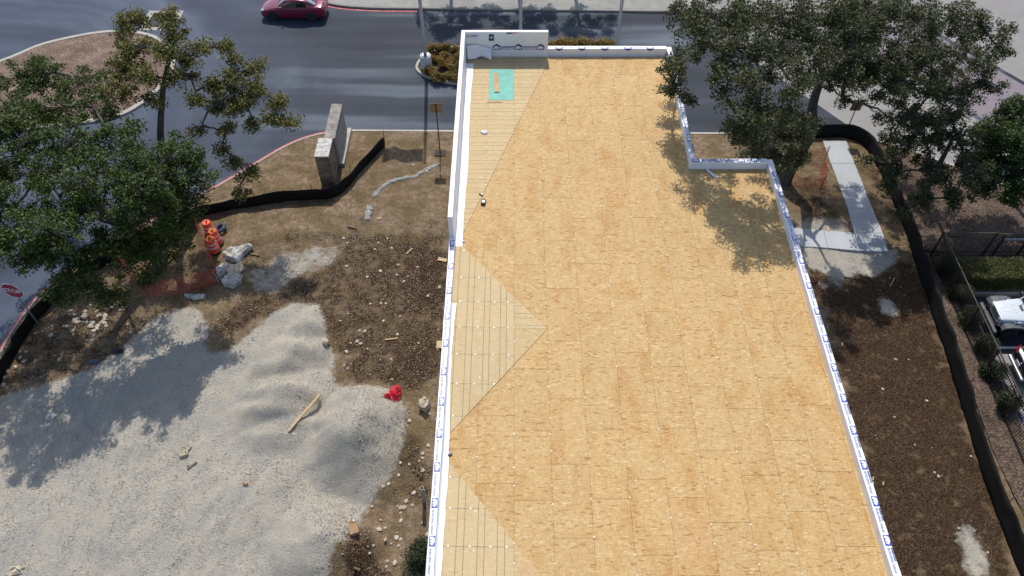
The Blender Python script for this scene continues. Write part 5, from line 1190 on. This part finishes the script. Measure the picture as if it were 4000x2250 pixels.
def wheel(par, x, y, r, w, rim):
    s = 1 if y > 0 else -1; W = MB().lathe([(r * .62, -w / 2), (r * .97, -w / 2), (r, -w * .3), (r, w * .3), (r * .97, w / 2), (r * .62, w / 2)], 22, axis='Y').build('wheel', M['rubber'], par, world=False, smooth=False)
    W.location = (x, y, r); m = MB().lathe([(r * .64, w * .30 * s), (r * .64, w * .40 * s)], 22, axis='Y'); m.build('rim', rim, W, world=False)
    m = MB()
    for i in range(7):
        a = i * 2 * math.pi / 7; m.box((math.cos(a) * r * .33, w * .44 * s, math.sin(a) * r * .33), (r * .5, .02, r * .11), 0, 0, Matrix.Rotation(-a, 3, 'Y'))
    m.lathe([(r * .14, w * .40 * s), (r * .14, w * .48 * s)], 10, axis='Y'); m.build('spokes', M['steel'], W, world=False); return W
def quadpart(name, pts, mat, par, th=.006):
    m = MB(); m.add(pts, [tuple(range(len(pts)))]); o = m.build(name, mat, par, world=False); md = o.modifiers.new('solid', 'SOLIDIFY'); md.thickness = th; md.offset = 0; return o

# ---- maroon sedan
CR = thing('sedan_car', 'maroon four door sedan driving left along the far road', 'car', (-15.12, 49.72, ZROAD + .014), R(180) + R(-2))
def sec(w, zb, zs, ztop, crown=.03): return [(w * .90, zb), (w * .985, zb + .10), (w, zs - .22), (w * .985, zs - .06), (w * .90, ztop), (w * .45, ztop + crown), (0, ztop + crown * 1.2)]
st = [(2.22, sec(.62, .22, .56, .56)), (2.14, sec(.74, .19, .64, .62)), (1.95, sec(.82, .18, .72, .70)), (1.5, sec(.855, .18, .83, .83)), (1.0, sec(.865, .18, .90, .92)), (.5, sec(.87, .18, .93, .95)), (-.6, sec(.87, .18, .95, .97)), (-1.25, sec(.87, .18, .97, .99)), (-1.75, sec(.85, .20, .98, 1.01)), (-2.05, sec(.80, .24, .97, .99)), (-2.20, sec(.70, .30, .92, .90))]
body = loft(st, 'body', M['car_red'], CR)
def cab(w, z, ): return [(w, z[0]), (w * .985, z[0] + .04), (w * .86, z[1] - .10), (w * .78, z[1] - .02), (w * .4, z[1] + .02), (0, z[1] + .03)]
cabin = loft([(1.02, cab(.78, (.90, .94))), (.28, cab(.80, (.92, 1.38))), (-.15, cab(.80, (.92, 1.45))), (-.75, cab(.80, (.92, 1.43))), (-1.05, cab(.79, (.92, 1.34))), (-1.72, cab(.75, (.94, 1.02)))], 'cabin', M['car_red'], CR)
quadpart('windscreen', [(.94, .66, 1.00), (.36, .56, 1.37), (.36, -.56, 1.37), (.94, -.66, 1.00)], M['glass_light'], CR)
quadpart('rear_window', [(-1.12, .54, 1.33), (-1.62, .62, 1.08), (-1.62, -.62, 1.08), (-1.12, -.54, 1.33)], M['glass_light'], CR)
for s in (1, -1):
    quadpart('side_window', [(.72, s * .80, 1.0), (.22, s * .715, 1.32), (-.28, s * .715, 1.36), (-.28, s * .815, .99)], M['glass_dark'], CR)
    quadpart('side_window', [(-.33, s * .815, .99), (-.33, s * .715, 1.36), (-.82, s * .715, 1.33), (-1.02, s * .80, 1.0)], M['glass_dark'], CR)
    quadpart('side_window', [(-1.06, s * .80, 1.01), (-.88, s * .74, 1.27), (-1.06, s * .745, 1.20), (-1.30, s * .79, 1.03)], M['glass_dark'], CR)
    MB().box((.66, s * .95, 1.0), (.14, .16, .11)).build('mirror', M['car_red'], CR, world=False, bevel=.02)
    quadpart('headlight', [(2.16, s * .50, .66), (2.13, s * .72, .64), (1.90, s * .80, .74), (1.98, s * .60, .75)], M['lamp_clear'], CR, .02)
    quadpart('tail_light', [(-2.21, s * .46, .92), (-2.14, s * .73, .92), (-2.00, s * .82, .86), (-2.10, s * .77, .68), (-2.22, s * .52, .72)], M['tail_red'], CR, .03)
    for x in (1.33, -1.28):
        MB().lathe([(.355, -.02), (.355, .02)], 22, axis='Y').build('wheel_arch', M['dark_plastic'], CR, world=False).location = (x, s * .855, .34)
        wheel(CR, x, s * .80, .315, .2, M['alloy'])
    for x in (.25, -.55): MB().box((x, s * .872, .80), (.16, .02, .03)).build('door_handle', M['dark_plastic'], CR, world=False)
    MB().box((.05, s * .815, .985), (2.0, .012, .012)).build('window_trim', M['steel'], CR, world=False)
MB().box((-2.225, 0, .60), (.05, 1.15, .10)).build('bumper_strip', M['car_red'], CR, world=False, bevel=.02)
MB().box((2.19, 0, .38), (.06, 1.2, .12)).build('grille', M['dark_plastic'], CR, world=False, bevel=.01)
MB().box((-2.19, 0, .80), (.03, .34, .12)).build('number_plate', M['sign_white'], CR, world=False)

# ---- white off-road wagon behind the iron fence
JP = thing('off_road_car', 'white boxy off road car parked nose to the iron fence', 'car', (24.2, 22.78, ZROAD + .006), R(180))
JW = M['car_white']
MB().bb(-2.1, 1.05, -.72, .72, .55, 1.12).build('body', JW, JP, world=False, bevel=.05)
loft([(1.55, [(.56, .62), (.58, .80), (.58, 1.08), (.52, 1.15), (.25, 1.17), (0, 1.175)]), (1.0, [(.62, .62), (.64, .80), (.64, 1.12), (.58, 1.19), (.3, 1.21), (0, 1.215)]), (.35, [(.70, .62), (.72, .80), (.72, 1.16), (.66, 1.22), (.35, 1.25), (0, 1.255)])], 'hood', JW, JP)
gp = MB().box((1.585, 0, .92), (.07, 1.12, .48)).build('grille', JW, JP, world=False, bevel=.03)
for i in range(7): MB().box((1.615, -.27 + i * .09, .95), (.03, .045, .30)).build('slot', M['gloss_black'], gp, world=False)
for s in (1, -1):
    h = MB(); h.lathe([(.115, 0), (.115, .03), (.09, .045)], 18); o = h.build('headlight', M['lamp_clear'], JP, world=False); o.location = (1.61, s * .43, .99); o.rotation_euler = (0, R(90), 0)
    o = MB().lathe([(.05, 0), (.05, .03)], 12).build('turn_signal', M['dark_plastic'], JP, world=False); o.location = (1.61, s * .47, .80); o.rotation_euler = (0, R(90), 0)
    fl = MB(); prof = [(1.62, .84), (1.50, .98), (1.25, 1.02), (.80, 1.00), (.55, .90), (.40, .62)]; vs = []
    for x, z in prof: vs += [(x, s * .58, z + .03), (x, s * .93, z), (x, s * .93, z - .10)]
    fl.add(vs, [(i * 3 + j, i * 3 + j + 1, i * 3 + j + 4, i * 3 + j + 3) for i in range(len(prof) - 1) for j in (0, 1)]); o = fl.build('fender', M['grey_plastic'], JP, world=False); md = o.modifiers.new('solid', 'SOLIDIFY'); md.thickness = .05
    MB().bb(-1.7, -.75, s * .80 - .12, s * .80 + .12, .86, .96).build('fender', M['grey_plastic'], JP, world=False, bevel=.03)
    for x in (1.05, -1.25): wheel(JP, x, s * .78, .40, .26, M['alloy'])
    MB().box((.98, s * .665, 1.10), (.10, .03, .12)).build('hood_latch', M['dark_plastic'], JP, world=False)
    MB().box((.12, s * .93, 1.22), (.12, .20, .18)).build('mirror', M['dark_plastic'], JP, world=False, bevel=.02)
    quadpart('side_window', [(.10, s * .712, 1.20), (-.02, s * .66, 1.62), (-.85, s * .66, 1.66), (-.85, s * .725, 1.20)], M['glass_dark'], JP)
loft([(.32, [(.70, 1.1), (.70, 1.16), (.66, 1.22), (0, 1.23)]), (.02, [(.70, 1.1), (.69, 1.30), (.63, 1.70), (0, 1.74)]), (-2.0, [(.72, 1.1), (.71, 1.30), (.63, 1.74), (0, 1.78)]), (-2.15, [(.72, 1.1), (.70, 1.3), (.62, 1.68), (0, 1.70)])], 'cabin', JW, JP)
quadpart('windscreen', [(.305, .60, 1.27), (.045, .56, 1.66), (.045, -.56, 1.66), (.305, -.60, 1.27)], M['glass_dark'], JP, .012)
MB().bb(1.72, 1.88, -.90, .90, .44, .66).build('bumper', M['grey_plastic'], JP, world=False, bevel=.04); MB().bb(1.55, 1.74, -.45, .45, .42, .6).build('bumper_mount', M['dark_plastic'], JP, world=False)
for s in (.28, -.22): MB().tube([(.50, s, 1.245), (.20, s - .12, 1.40)], .012, 5).build('wiper', M['dark_plastic'], JP, world=False)
for s in (.2, -.25): MB().lathe([(.02, 0), (.02, .02)], 8, (.85, s, 1.205)).build('washer', M['dark_plastic'], JP, world=False)
vt = MB().box((.52, -.05, 1.248), (.12, .34, .012)).build('cowl_vent', M['grey_plastic'], JP, world=False)
for i in range(6): MB().box((.52, -.19 + i * .056, 1.256), (.10, .02, .008)).build('slot', M['gloss_black'], vt, world=False)
MB().bb(-2.1, 1.5, -.5, .5, .3, .56).build('chassis', M['dark_plastic'], JP, world=False)

# ---- black car, only its tail in the picture
SV = thing('black_car', 'black car at the right picture edge with its tail to the iron fence', 'car', (25.0, 20.0, ZROAD + .010), 0)
st = [(2.30, sec(.62, .25, .70, .70)), (2.1, sec(.82, .22, .85, .86)), (1.4, sec(.90, .22, .98, 1.0)), (.6, sec(.91, .22, 1.03, 1.05)), (-1.2, sec(.91, .22, 1.06, 1.08)), (-2.0, sec(.88, .26, 1.05, 1.05)), (-2.25, sec(.78, .34, .98, .96)), (-2.33, sec(.62, .42, .80, .78))]
loft(st, 'body', M['car_black'], SV)
loft([(1.0, cab(.80, (1.0, 1.06))), (.25, cab(.83, (1.0, 1.58))), (-.4, cab(.83, (1.0, 1.66))), (-1.5, cab(.81, (1.0, 1.58))), (-2.08, cab(.74, (1.02, 1.12)))], 'cabin', M['car_black'], SV)
quadpart('rear_window', [(-1.58, .56, 1.55), (-2.05, .64, 1.17), (-2.05, -.64, 1.17), (-1.58, -.56, 1.55)], M['glass_dark'], SV)
for s in (1, -1):
    quadpart('tail_light', [(-2.31, s * .52, .92), (-2.22, s * .78, .92), (-2.05, s * .88, .98), (-2.05, s * .86, 1.06), (-2.22, s * .66, 1.04)], M['tail_red'], SV, .03)
    quadpart('side_window', [(.7, s * .835, 1.08), (.2, s * .745, 1.5), (-1.3, s * .745, 1.52), (-1.7, s * .815, 1.08)], M['glass_dark'], SV)
    for x in (1.4, -1.35): wheel(SV, x, s * .82, .35, .22, M['alloy'])
MB().bb(-2.43, -2.28, -.72, .72, .42, .58).build('bumper', M['steel'], SV, world=False, bevel=.05)
MB().box((-2.345, .1, .72), (.02, .34, .16)).build('number_plate', M['sign_white'], SV, world=False)
